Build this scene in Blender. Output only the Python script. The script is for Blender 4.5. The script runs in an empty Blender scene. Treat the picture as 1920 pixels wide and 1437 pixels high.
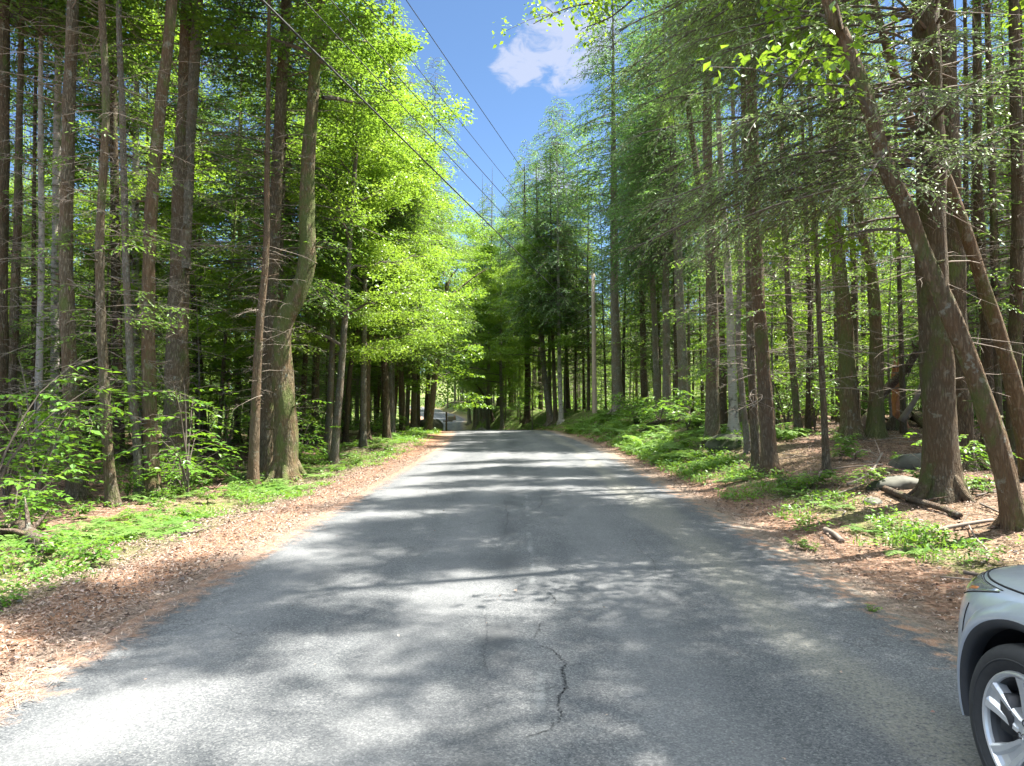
import bpy, math, random
import numpy as np
from mathutils import Vector, Matrix, Euler

random.seed(7)
RNG = np.random.default_rng(11)
SC = bpy.context.scene
COL = SC.collection
rad = math.radians

# ------------------------------------------------------------------ camera
CAMZ = 1.76
FPX, PW, PH = 1330.0, 1920.0, 1437.0
YAW, PITCH = rad(0.65), rad(1.61)
cam_d = bpy.data.cameras.new('camera')
cam = bpy.data.objects.new('camera', cam_d)
COL.objects.link(cam)
cam_d.sensor_width = 36.0
cam_d.lens = FPX / PW * 36.0
cam_d.clip_start = 0.05
cam_d.clip_end = 2000
cam.location = (0, 0, CAMZ)
cam.rotation_euler = Euler((rad(90) + PITCH, 0, YAW), 'XYZ')
SC.camera = cam
CAMR = cam.rotation_euler.to_matrix()

# ------------------------------------------------------------------ light
SUN_E = rad(64)
SUN_AZ = Vector((1.0, 0.42, 0)).normalized()
SUN_DIR = Vector((SUN_AZ.x * math.cos(SUN_E), SUN_AZ.y * math.cos(SUN_E), math.sin(SUN_E)))
sun_d = bpy.data.lights.new('sun', 'SUN')
sun_d.energy = 3.15
sun_d.angle = rad(0.7)
sun_d.color = (1.0, 0.95, 0.87)
sun = bpy.data.objects.new('sun', sun_d)
COL.objects.link(sun)
sun.location = (20, 10, 30)
sun.rotation_euler = SUN_DIR.to_track_quat('Z', 'Y').to_euler()

world = bpy.data.worlds.new('World')
SC.world = world
world.use_nodes = True
SC.view_settings.view_transform = 'Standard'
SC.view_settings.look = 'None'
SC.view_settings.exposure = 3.1
SC.view_settings.gamma = 1.0
SC.cycles.max_bounces = 10
SC.cycles.diffuse_bounces = 5
SC.cycles.transmission_bounces = 6
SC.cycles.sample_clamp_indirect = 8.0
SC.cycles.caustics_reflective = False
SC.cycles.caustics_refractive = False

def pix_ray(px, py):
    v = Vector(((px - PW / 2) / FPX, -(py - PH / 2) / FPX, -1.0))
    return CAMR @ v

def pix_at(px, py, y):
    r = pix_ray(px, py)
    t = y / r.y
    return np.array([r.x * t, y, CAMZ + r.z * t])

# ---- node helpers
def N(nt, typ, **kw):
    n = nt.nodes.new(typ)
    for k, v in kw.items():
        setattr(n, k, v)
    return n

def L(nt, a, b):
    nt.links.new(a, b)

def math_n(nt, op, a, b=None, c=None, clamp=False):
    n = N(nt, 'ShaderNodeMath', operation=op)
    n.use_clamp = clamp
    for i, v in enumerate((a, b, c)):
        if v is None:
            continue
        if isinstance(v, (int, float)):
            n.inputs[i].default_value = v
        else:
            L(nt, v, n.inputs[i])
    return n.outputs[0]

def ramp(nt, fac, stops, interp='LINEAR'):
    n = N(nt, 'ShaderNodeValToRGB')
    n.color_ramp.interpolation = interp
    cr = n.color_ramp
    while len(cr.elements) < len(stops):
        cr.elements.new(0.5)
    for e, (p, c) in zip(cr.elements, stops):
        e.position = p
        e.color = (*c, 1) if len(c) == 3 else c
    L(nt, fac, n.inputs[0])
    return n.outputs[0]

def mixc(nt, fac, a, b, mode='MIX'):
    n = N(nt, 'ShaderNodeMix', data_type='RGBA', blend_type=mode)
    for idx, v in ((0, fac), (6, a), (7, b)):
        if isinstance(v, (int, float)):
            n.inputs[idx].default_value = v
        elif isinstance(v, tuple):
            n.inputs[idx].default_value = (*v, 1)
        else:
            L(nt, v, n.inputs[idx])
    return n.outputs[2]

def maprange(nt, v, a, b, c=0.0, d=1.0, smooth=True):
    n = N(nt, 'ShaderNodeMapRange')
    if smooth:
        n.interpolation_type = 'SMOOTHSTEP'
    L(nt, v, n.inputs[0])
    for i, x in zip((1, 2, 3, 4), (a, b, c, d)):
        n.inputs[i].default_value = x
    return n.outputs[0]

def noise(nt, vec, scale, detail=3, rough=0.55, dist=0.0):
    n = N(nt, 'ShaderNodeTexNoise')
    n.inputs['Scale'].default_value = scale
    n.inputs['Detail'].default_value = detail
    n.inputs['Roughness'].default_value = rough
    n.inputs['Distortion'].default_value = dist
    if vec is not None:
        L(nt, vec, n.inputs['Vector'])
    return n.outputs[0]

def mapping(nt, vec, scale=(1, 1, 1), loc=(0, 0, 0)):
    n = N(nt, 'ShaderNodeMapping')
    n.inputs['Scale'].default_value = scale
    n.inputs['Location'].default_value = loc
    L(nt, vec, n.inputs['Vector'])
    return n.outputs[0]

# ---- world: sky with a few clouds
def build_world():
    nt = world.node_tree
    nt.nodes.clear()
    out = N(nt, 'ShaderNodeOutputWorld')
    bg = N(nt, 'ShaderNodeBackground')
    bg.inputs[1].default_value = 0.15
    sky = N(nt, 'ShaderNodeTexSky', sky_type='NISHITA')
    sky.sun_disc = False
    sky.sun_elevation = SUN_E
    sky.sun_rotation = math.atan2(SUN_AZ.x, SUN_AZ.y)
    sky.air_density = 0.36
    sky.dust_density = 0.0
    sky.ozone_density = 1.6
    tc = N(nt, 'ShaderNodeTexCoord')
    d = tc.outputs['Generated']
    nz = noise(nt, mapping(nt, d, (1, 1, 1.9)), 7.0, 6, 0.6, 0.4)
    nz2 = noise(nt, mapping(nt, d, (1, 1, 1.9)), 24.0, 7, 0.62, 0.6)
    # general scattered cloud
    gen = maprange(nt, noise(nt, mapping(nt, d, (1, 1, 2.0), (3.1, 0.4, 0)), 3.2, 7, 0.62, 0.3), 0.58, 0.74)
    total = gen
    # keep the open gap over the road mostly clear apart from its own clouds
    gap = N(nt, 'ShaderNodeVectorMath', operation='DOT_PRODUCT')
    L(nt, d, gap.inputs[0])
    gap.inputs[1].default_value = pix_ray(960, 200).normalized()
    keep = maprange(nt, gap.outputs['Value'], 0.955, 0.985, 1.0, 0.0)
    total = math_n(nt, 'MULTIPLY', gen, keep)
    for (px, py, r0) in [(1060, 85, 4.2), (1010, 100, 3.0), (965, 128, 2.4), (1110, 60, 3.4), (1030, 330, 1.9), (1050, 350, 1.8)]:
        dn = N(nt, 'ShaderNodeVectorMath', operation='DOT_PRODUCT')
        L(nt, d, dn.inputs[0])
        dn.inputs[1].default_value = pix_ray(px, py).normalized()
        nrm = N(nt, 'ShaderNodeVectorMath', operation='NORMALIZE')
        blob = maprange(nt, dn.outputs['Value'], math.cos(rad(r0)), 1.0, 0.0, 1.0)
        m = math_n(nt, 'ADD', blob, math_n(nt, 'MULTIPLY', math_n(nt, 'SUBTRACT', nz2, 0.5), 2.6))
        m = math_n(nt, 'MULTIPLY', maprange(nt, m, 0.4, 1.05), maprange(nt, blob, 0.0, 0.5))
        total = math_n(nt, 'MAXIMUM', total, m)
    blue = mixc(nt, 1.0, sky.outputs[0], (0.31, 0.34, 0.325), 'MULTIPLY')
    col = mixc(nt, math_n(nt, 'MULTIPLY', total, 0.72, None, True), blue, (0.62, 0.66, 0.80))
    # unseen bright cloud high overhead, added to the sky as fill light
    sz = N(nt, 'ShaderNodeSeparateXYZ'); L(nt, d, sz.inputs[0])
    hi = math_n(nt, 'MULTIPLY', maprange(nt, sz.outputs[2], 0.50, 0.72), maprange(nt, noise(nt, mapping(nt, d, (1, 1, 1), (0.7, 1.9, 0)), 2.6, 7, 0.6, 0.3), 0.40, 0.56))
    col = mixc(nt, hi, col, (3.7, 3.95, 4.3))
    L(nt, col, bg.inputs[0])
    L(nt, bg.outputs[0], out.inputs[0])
build_world()

# ------------------------------------------------------------------ object helpers
def tag(o, label=None, cat=None, group=None, kind=None):
    if label: o['label'] = label
    if cat: o['category'] = cat
    if group: o['group'] = group
    if kind: o['kind'] = kind
    return o

def empty(name, loc, rz=0.0, label=None, cat=None, group=None):
    o = bpy.data.objects.new(name, None)
    o.empty_display_size = 0.3
    o.location = loc
    o.rotation_euler = (0, 0, rz)
    COL.objects.link(o)
    return tag(o, label, cat, group)

def link(name, mesh, parent=None, loc=(0, 0, 0), rot=(0, 0, 0), scl=(1, 1, 1)):
    o = bpy.data.objects.new(name, mesh)
    COL.objects.link(o)
    o.parent = parent
    o.location = loc
    o.rotation_euler = rot
    o.scale = scl
    return o

class Geo:
    """collects quads; builds one mesh"""
    def __init__(s):
        s.v, s.q, s.m, s.t, s.n = [], [], [], [], 0
    def add(s, V, Q, mat=0, tint=0.5):
        V = np.asarray(V, dtype=np.float32).reshape(-1, 3)
        Q = np.asarray(Q, dtype=np.int64).reshape(-1, 4)
        s.v.append(V); s.q.append(Q + s.n); s.n += len(V)
        s.m.append(np.full(len(Q), mat, dtype=np.int32) if np.isscalar(mat) else np.asarray(mat, dtype=np.int32))
        s.t.append(np.full(len(Q), tint, dtype=np.float32) if np.isscalar(tint) else np.asarray(tint, dtype=np.float32))
    def mesh(s, name, mats, smooth=True, smooth_mats=None):
        V = np.concatenate(s.v); Q = np.concatenate(s.q); M = np.concatenate(s.m); T = np.concatenate(s.t)
        me = bpy.data.meshes.new(name)
        me.vertices.add(len(V)); me.vertices.foreach_set('co', V.ravel())
        me.loops.add(len(Q) * 4); me.loops.foreach_set('vertex_index', Q.ravel().astype(np.int32))
        me.polygons.add(len(Q))
        me.polygons.foreach_set('loop_start', np.arange(0, len(Q) * 4, 4, dtype=np.int32))
        me.polygons.foreach_set('material_index', M)
        sm = np.full(len(Q), smooth)
        if smooth_mats is not None:
            sm = np.isin(M, smooth_mats)
        me.polygons.foreach_set('use_smooth', sm)
        a = me.attributes.new('tint', 'FLOAT', 'FACE')
        a.data.foreach_set('value', T)
        me.update(calc_edges=True)
        me.validate()
        for m in mats:
            me.materials.append(m)
        return me

def tubes(P, R, n=6, closed_tip=False, wob=0.0, seed=0):
    """P (B,k,3) paths, R (B,k) radii -> verts, quads"""
    P = np.asarray(P, dtype=np.float64); R = np.asarray(R, dtype=np.float64)
    if P.ndim == 2:
        P = P[None]; R = R[None]
    B, k, _ = P.shape
    T = np.gradient(P, axis=1)
    T /= np.linalg.norm(T, axis=2, keepdims=True) + 1e-9
    mean = np.abs(T.mean(axis=1))
    ref = np.where((mean[:, 2] > 0.75)[:, None], np.array([[1.0, 0, 0]]), np.array([[0, 0, 1.0]]))[:, None, :]
    U = np.cross(np.broadcast_to(ref, T.shape), T); U /= np.linalg.norm(U, axis=2, keepdims=True) + 1e-9
    W = np.cross(T, U)
    a = np.arange(n) / n * 2 * math.pi
    ca, sa = np.cos(a), np.sin(a)
    rr = R[:, :, None] * np.ones((1, 1, n))
    if wob > 0:
        g = np.random.default_rng(seed)
        ph = g.random(6) * 6.28
        s = np.arange(k)[None, :, None]
        rr = rr * (1 + wob * (np.sin(3 * a + ph[0] + s * .35) * .5 + np.sin(5 * a + ph[1] - s * .6) * .4 + np.sin(2 * a + s * .9 + ph[2]) * .4))
        rr = rr * (1 + wob * 0.35 * (g.random((B, k, n)) - .5))
    V = P[:, :, None, :] + rr[..., None] * (ca[None, None, :, None] * U[:, :, None, :] + sa[None, None, :, None] * W[:, :, None, :])
    V = V.reshape(-1, 3)
    i = np.arange(k - 1)[:, None]; j = np.arange(n)[None, :]
    q = np.stack([i * n + j, i * n + (j + 1) % n, (i + 1) * n + (j + 1) % n, (i + 1) * n + j], -1).reshape(-1, 4)
    Q = (q[None] + (np.arange(B) * k * n)[:, None, None]).reshape(-1, 4)
    return V, Q

def leaves(C, U, Nn, Ln, Wd, fold=0.12):
    """diamond leaves; C base points, U unit dir, Nn approx normal"""
    S = np.cross(Nn, U); S /= np.linalg.norm(S, axis=1, keepdims=True) + 1e-9
    Nr = np.cross(U, S)
    Ln = np.asarray(Ln)[:, None]; Wd = np.asarray(Wd)[:, None]
    mid = C + U * Ln * .42
    a = C
    b = mid + S * Wd * .5 + Nr * Wd * fold
    c = C + U * Ln
    d = mid - S * Wd * .5 + Nr * Wd * fold
    V = np.stack([a, b, c, d], 1).reshape(-1, 3)
    return V, np.arange(len(C) * 4).reshape(-1, 4)

def unit(v):
    return v / (np.linalg.norm(v, axis=-1, keepdims=True) + 1e-9)

def catmull(pts, m):
    pts = np.asarray(pts, dtype=float)
    if len(pts) == 2:
        t = np.linspace(0, 1, m)[:, None]
        return pts[0] * (1 - t) + pts[1] * t
    d = np.r_[0, np.cumsum(np.linalg.norm(np.diff(pts, axis=0), axis=1))]
    t = np.linspace(0, d[-1], m)
    out = []
    P = np.vstack([2 * pts[0] - pts[1], pts, 2 * pts[-1] - pts[-2]])
    for x in t:
        i = min(np.searchsorted(d, x, side='right') - 1, len(pts) - 2)
        u = (x - d[i]) / (d[i + 1] - d[i])
        p0, p1, p2, p3 = P[i:i + 4]
        out.append(.5 * ((2 * p1) + (-p0 + p2) * u + (2 * p0 - 5 * p1 + 4 * p2 - p3) * u * u + (-p0 + 3 * p1 - 3 * p2 + p3) * u ** 3))
    return np.array(out)

# ------------------------------------------------------------------ terrain shape
def sstep(x, a, b):
    t = np.clip((x - a) / (b - a), 0, 1)
    return t * t * (3 - 2 * t)

def interp_s(y, xs, ys):
    """smooth interpolation through knots"""
    y = np.asarray(y, dtype=float)
    out = np.full(y.shape, float(ys[0]))
    for i in range(len(xs) - 1):
        out = out + (ys[i + 1] - ys[i]) * sstep(y, xs[i], xs[i + 1])
    return out

def road_c(y):
    y = np.asarray(y, dtype=float)
    a = -0.0023 * np.clip(y - 22, 0, 28) ** 2
    b = interp_s(y, [46, 73, 100, 150], [0, -7.4, -9.2, -17.5])
    c = -0.0045 * np.clip(y - 140, 0, 200) ** 2
    return a + b + c

def road_z(y):
    return interp_s(y, [-60, 44, 76, 92, 140, 260], [0, 0, -1.75, -0.95, 0.1, 2.0])

def bumps(x, y):
    return (np.sin(x * .9 + 1.3 * np.sin(y * .31)) * np.cos(y * .7 + .8 * np.sin(x * .43)) * .06
            + np.sin(x * 2.7 + y * 1.9) * .018 + np.sin(x * 1.9 - y * 3.1 + 1) * .018
            + np.sin(x * .21 + 2) * np.cos(y * .17) * .12)

HALF = 3.22
def ground_z(x, y):
    x = np.asarray(x, dtype=float); y = np.asarray(y, dtype=float)
    u = x - road_c(y)
    rz = road_z(y)
    zl = interp_s(y, [-60, 15, 32, 46, 76, 100, 150, 300], [-.22, -.22, 0.0, 0.0, -1.3, -.6, .6, 4])
    zr = interp_s(y, [-60, 4, 11, 22, 38, 70, 150, 300], [.08, .16, .34, .85, 1.2, 1.1, 2, 6])
    wl = sstep(-u, HALF + .1, HALF + 3.0)
    wr = sstep(u, HALF + .25, HALF + 3.6)
    z = rz * (1 - wl) * (1 - wr) + zl * wl + zr * wr
    out = sstep(np.abs(u), HALF + .3, HALF + 2.2)
    z = z + bumps(x, y) * out
    z = z - 0.035 * (1 - sstep(np.abs(u), HALF - .1, HALF + .15))
    z = z - 0.03 * sstep(np.abs(u), HALF - .1, HALF + .3) * (1 - sstep(np.abs(u), HALF + .3, HALF + 1.0))
    # slow rise of the land to both sides
    z = z + 0.0006 * np.clip(np.abs(u) - 25, 0, 200) ** 2
    return z

def gz(x, y):
    return float(ground_z(np.array([x]), np.array([y]))[0])

def pix_ground(px, py):
    r = pix_ray(px, py)
    last = 2.0
    for t in np.arange(2.0, 160, .05):
        x, y, z = r.x * t, r.y * t, CAMZ + r.z * t
        if z < gz_fast(x, y):
            return np.array([x, y, z])
    t = 60
    return np.array([r.x * t, r.y * t, CAMZ + r.z * t])

def gz_fast(x, y):
    return float(ground_z(x, y))

# ------------------------------------------------------------------ materials
def new_mat(name):
    m = bpy.data.materials.new(name)
    m.use_nodes = True
    nt = m.node_tree
    b = nt.nodes['Principled BSDF']
    return m, nt, b

def set_in(b, name, v):
    if name in b.inputs:
        b.inputs[name].default_value = v

def bump_to(nt, b, height, strength=0.5, dist=0.02):
    n = N(nt, 'ShaderNodeBump')
    n.inputs['Strength'].default_value = strength
    n.inputs['Distance'].default_value = dist
    L(nt, height, n.inputs['Height'])
    L(nt, n.outputs[0], b.inputs['Normal'])

def simple_mat(name, col, rough=0.6, metal=0.0, spec=0.5, var=0.0, vscale=20.0):
    m, nt, b = new_mat(name)
    b.inputs['Base Color'].default_value = (*col, 1)
    b.inputs['Roughness'].default_value = rough
    b.inputs['Metallic'].default_value = metal
    set_in(b, 'Specular IOR Level', spec)
    if var > 0:
        tc = N(nt, 'ShaderNodeTexCoord').outputs['Object']
        f = noise(nt, tc, vscale, 4)
        c = mixc(nt, f, tuple(x * (1 - var) for x in col), tuple(min(1, x * (1 + var)) for x in col))
        L(nt, c, b.inputs['Base Color'])
    return m

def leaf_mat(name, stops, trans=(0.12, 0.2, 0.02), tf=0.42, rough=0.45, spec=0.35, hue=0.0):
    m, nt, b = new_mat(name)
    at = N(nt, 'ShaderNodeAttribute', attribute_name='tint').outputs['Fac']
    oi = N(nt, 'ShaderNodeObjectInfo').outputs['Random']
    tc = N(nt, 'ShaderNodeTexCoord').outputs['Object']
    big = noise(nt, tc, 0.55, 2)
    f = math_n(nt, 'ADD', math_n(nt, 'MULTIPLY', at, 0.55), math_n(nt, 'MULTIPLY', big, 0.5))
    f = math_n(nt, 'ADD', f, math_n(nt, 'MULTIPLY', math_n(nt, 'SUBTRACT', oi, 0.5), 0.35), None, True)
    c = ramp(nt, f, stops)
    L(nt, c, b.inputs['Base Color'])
    b.inputs['Roughness'].default_value = rough
    set_in(b, 'Specular IOR Level', spec)
    tr = N(nt, 'ShaderNodeBsdfTranslucent')
    L(nt, mixc(nt, 0.55, c, trans, 'MIX'), tr.inputs[0])
    mx = N(nt, 'ShaderNodeMixShader')
    mx.inputs[0].default_value = tf
    L(nt, b.outputs[0], mx.inputs[1]); L(nt, tr.outputs[0], mx.inputs[2])
    L(nt, mx.outputs[0], nt.nodes['Material Output'].inputs[0])
    return m

def bark_mat(name, dark, light, moss=0.0, lichen=0.25, vs=1.0, horiz=False, warm=0.0):
    m, nt, b = new_mat(name)
    tc = N(nt, 'ShaderNodeTexCoord').outputs['Object']
    oi = N(nt, 'ShaderNodeObjectInfo').outputs['Random']
    off = N(nt, 'ShaderNodeVectorMath', operation='ADD')
    cmb = N(nt, 'ShaderNodeCombineXYZ')
    L(nt, math_n(nt, 'MULTIPLY', oi, 37.0), cmb.inputs[2])
    L(nt, tc, off.inputs[0]); L(nt, cmb.outputs[0], off.inputs[1])
    p = off.outputs[0]
    if horiz:
        mp = mapping(nt, p, (3, 3, 34))
        f1 = noise(nt, mp, 1.6, 4, 0.65)
        f2 = noise(nt, p, 5.0, 4)
        c = ramp(nt, f1, [(0.30, dark), (0.40, light), (0.75, tuple(min(1, x * 1.15) for x in light))])
        c = mixc(nt, maprange(nt, f2, 0.52, 0.68), c, tuple(x * 0.35 for x in light))
        h = f1
    else:
        mp = mapping(nt, p, (26 * vs, 26 * vs, 5 * vs))
        vo = N(nt, 'ShaderNodeTexVoronoi', feature='DISTANCE_TO_EDGE')
        vo.inputs['Scale'].default_value = 1.0
        wob = N(nt, 'ShaderNodeVectorMath', operation='ADD')
        wn = N(nt, 'ShaderNodeTexNoise'); wn.inputs['Scale'].default_value = 2.0
        L(nt, mp, wn.inputs['Vector']); L(nt, mp, wob.inputs[0]); L(nt, wn.outputs[1], wob.inputs[1])
        L(nt, wob.outputs[0], vo.inputs['Vector'])
        f1 = maprange(nt, vo.outputs[0], 0.0, 0.35)
        f2 = noise(nt, mapping(nt, p, (14, 14, 3)), 1.0, 5, 0.65)
        f3 = noise(nt, p, 2.3, 4)
        fine = noise(nt, mapping(nt, p, (60, 60, 22)), 1.0, 4, 0.7)
        h = math_n(nt, 'ADD', math_n(nt, 'MULTIPLY', f1, 0.30), math_n(nt, 'MULTIPLY', f2, 0.65))
        h = math_n(nt, 'ADD', h, math_n(nt, 'MULTIPLY', fine, 0.35))
        c = ramp(nt, math_n(nt, 'MULTIPLY', h, 0.8), [(0.18, tuple(x * .45 for x in dark)), (0.45, dark), (0.8, light)])
        c = mixc(nt, math_n(nt, 'MULTIPLY', maprange(nt, f3, 0.42, 0.62), 0.45), c, (dark[0] * 1.25, dark[1] * .9, dark[2] * .7))
    lich = maprange(nt, noise(nt, p, 6.5, 5, 0.7), 0.62 - lichen * .12, 0.70 - lichen * .1)
    c = mixc(nt, math_n(nt, 'MULTIPLY', lich, 0.6), c, (0.29, 0.31, 0.25))
    if moss > 0:
        mo = maprange(nt, noise(nt, mapping(nt, p, (1, 1, .5)), 2.6, 5, 0.7), 0.60 - moss * .2, 0.72 - moss * .15)
        c = mixc(nt, math_n(nt, 'MULTIPLY', mo, 0.8), c, (0.085, 0.12, 0.03))
    c = mixc(nt, math_n(nt, 'MULTIPLY', math_n(nt, 'SUBTRACT', oi, 0.0), 0.35), c, (dark[0] * 1.1, dark[1] * .95, dark[2] * .9))
    L(nt, c, b.inputs['Base Color'])
    b.inputs['Roughness'].default_value = 0.9
    set_in(b, 'Specular IOR Level', 0.2)
    bump_to(nt, b, h, 1.0 if not horiz else 0.3, 0.045)
    return m

M = {}
M['bark'] = bark_mat('hemlock_bark', (0.098, 0.081, 0.053), (0.265, 0.23, 0.16), moss=0.35, lichen=0.3)
M['bark_dark'] = bark_mat('dark_bark', (0.068, 0.055, 0.034), (0.19, 0.16, 0.105), moss=0.25, lichen=0.15)
M['bark_grey'] = bark_mat('grey_bark', (0.14, 0.13, 0.10), (0.33, 0.31, 0.26), moss=0.1, lichen=0.6, vs=1.3)
M['bark_moss'] = bark_mat('mossy_bark', (0.11, 0.088, 0.05), (0.29, 0.24, 0.15), moss=0.9, lichen=0.4, vs=0.8)
M['bark_red'] = bark_mat('red_brown_bark', (0.115, 0.088, 0.057), (0.27, 0.22, 0.15), moss=0.25, lichen=0.2, vs=0.9)
M['bark_birch'] = bark_mat('birch_bark', (0.10, 0.08, 0.07), (0.40, 0.375, 0.33), horiz=True, lichen=0.1)
M['bark_patch'] = bark_mat('patchy_bark', (0.11, 0.082, 0.05), (0.27, 0.215, 0.14), moss=0.5, lichen=0.5, vs=0.7)
M['twig'] = simple_mat('dead_twig', (0.20, 0.165, 0.13), 0.9, var=0.5, vscale=3)
M['twig_dark'] = simple_mat('limb_bark', (0.10, 0.08, 0.062), 0.9, var=0.4, vscale=4)

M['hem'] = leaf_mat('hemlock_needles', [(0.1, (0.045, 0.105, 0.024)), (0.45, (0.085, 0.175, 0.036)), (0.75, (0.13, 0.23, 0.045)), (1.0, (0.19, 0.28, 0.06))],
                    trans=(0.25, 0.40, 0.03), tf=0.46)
M['hem_blue'] = leaf_mat('dark_conifer_needles', [(0.1, (0.045, 0.108, 0.035)), (0.5, (0.085, 0.18, 0.055)), (1.0, (0.15, 0.25, 0.08))],
                         trans=(0.17, 0.33, 0.04), tf=0.42)
M['hem_pale'] = leaf_mat('pale_hemlock_needles', [(0.1, (0.085, 0.15, 0.06)), (0.5, (0.15, 0.23, 0.085)), (1.0, (0.24, 0.32, 0.13))],
                         trans=(0.18, 0.28, 0.06), tf=0.40)
M['dec'] = leaf_mat('broad_leaves', [(0.1, (0.055, 0.135, 0.016)), (0.45, (0.10, 0.21, 0.024)), (0.8, (0.17, 0.28, 0.030)), (1.0, (0.24, 0.32, 0.045))],
                    trans=(0.30, 0.44, 0.025), tf=0.5, rough=0.38)
M['dec_yel'] = leaf_mat('sunlit_maple_leaves', [(0.1, (0.055, 0.13, 0.018)), (0.4, (0.10, 0.20, 0.026)), (0.75, (0.17, 0.27, 0.032)), (1.0, (0.27, 0.33, 0.045))],
                        trans=(0.27, 0.42, 0.03), tf=0.5, rough=0.38)
M['under'] = leaf_mat('undergrowth_leaves', [(0.1, (0.04, 0.12, 0.015)), (0.45, (0.085, 0.20, 0.02)), (0.8, (0.15, 0.27, 0.03)), (1.0, (0.23, 0.32, 0.06))],
                      trans=(0.24, 0.40, 0.02), tf=0.45, rough=0.4)
M['fern'] = leaf_mat('fern_fronds', [(0.1, (0.07, 0.17, 0.03)), (0.5, (0.13, 0.25, 0.05)), (1.0, (0.22, 0.32, 0.09))],
                     trans=(0.26, 0.42, 0.04), tf=0.45, rough=0.5)

def litter_mat(name):
    m, nt, b = new_mat(name)
    at = N(nt, 'ShaderNodeAttribute', attribute_name='tint').outputs['Fac']
    c = ramp(nt, at, [(0.0, (0.075, 0.05, 0.035)), (0.25, (0.15, 0.105, 0.075)), (0.5, (0.25, 0.18, 0.135)), (0.75, (0.34, 0.27, 0.21)), (0.9, (0.27, 0.16, 0.12)), (1.0, (0.44, 0.39, 0.33))])
    L(nt, c, b.inputs['Base Color'])
    b.inputs['Roughness'].default_value = 0.8
    return m
M['litter'] = litter_mat('fallen_leaves')

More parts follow.
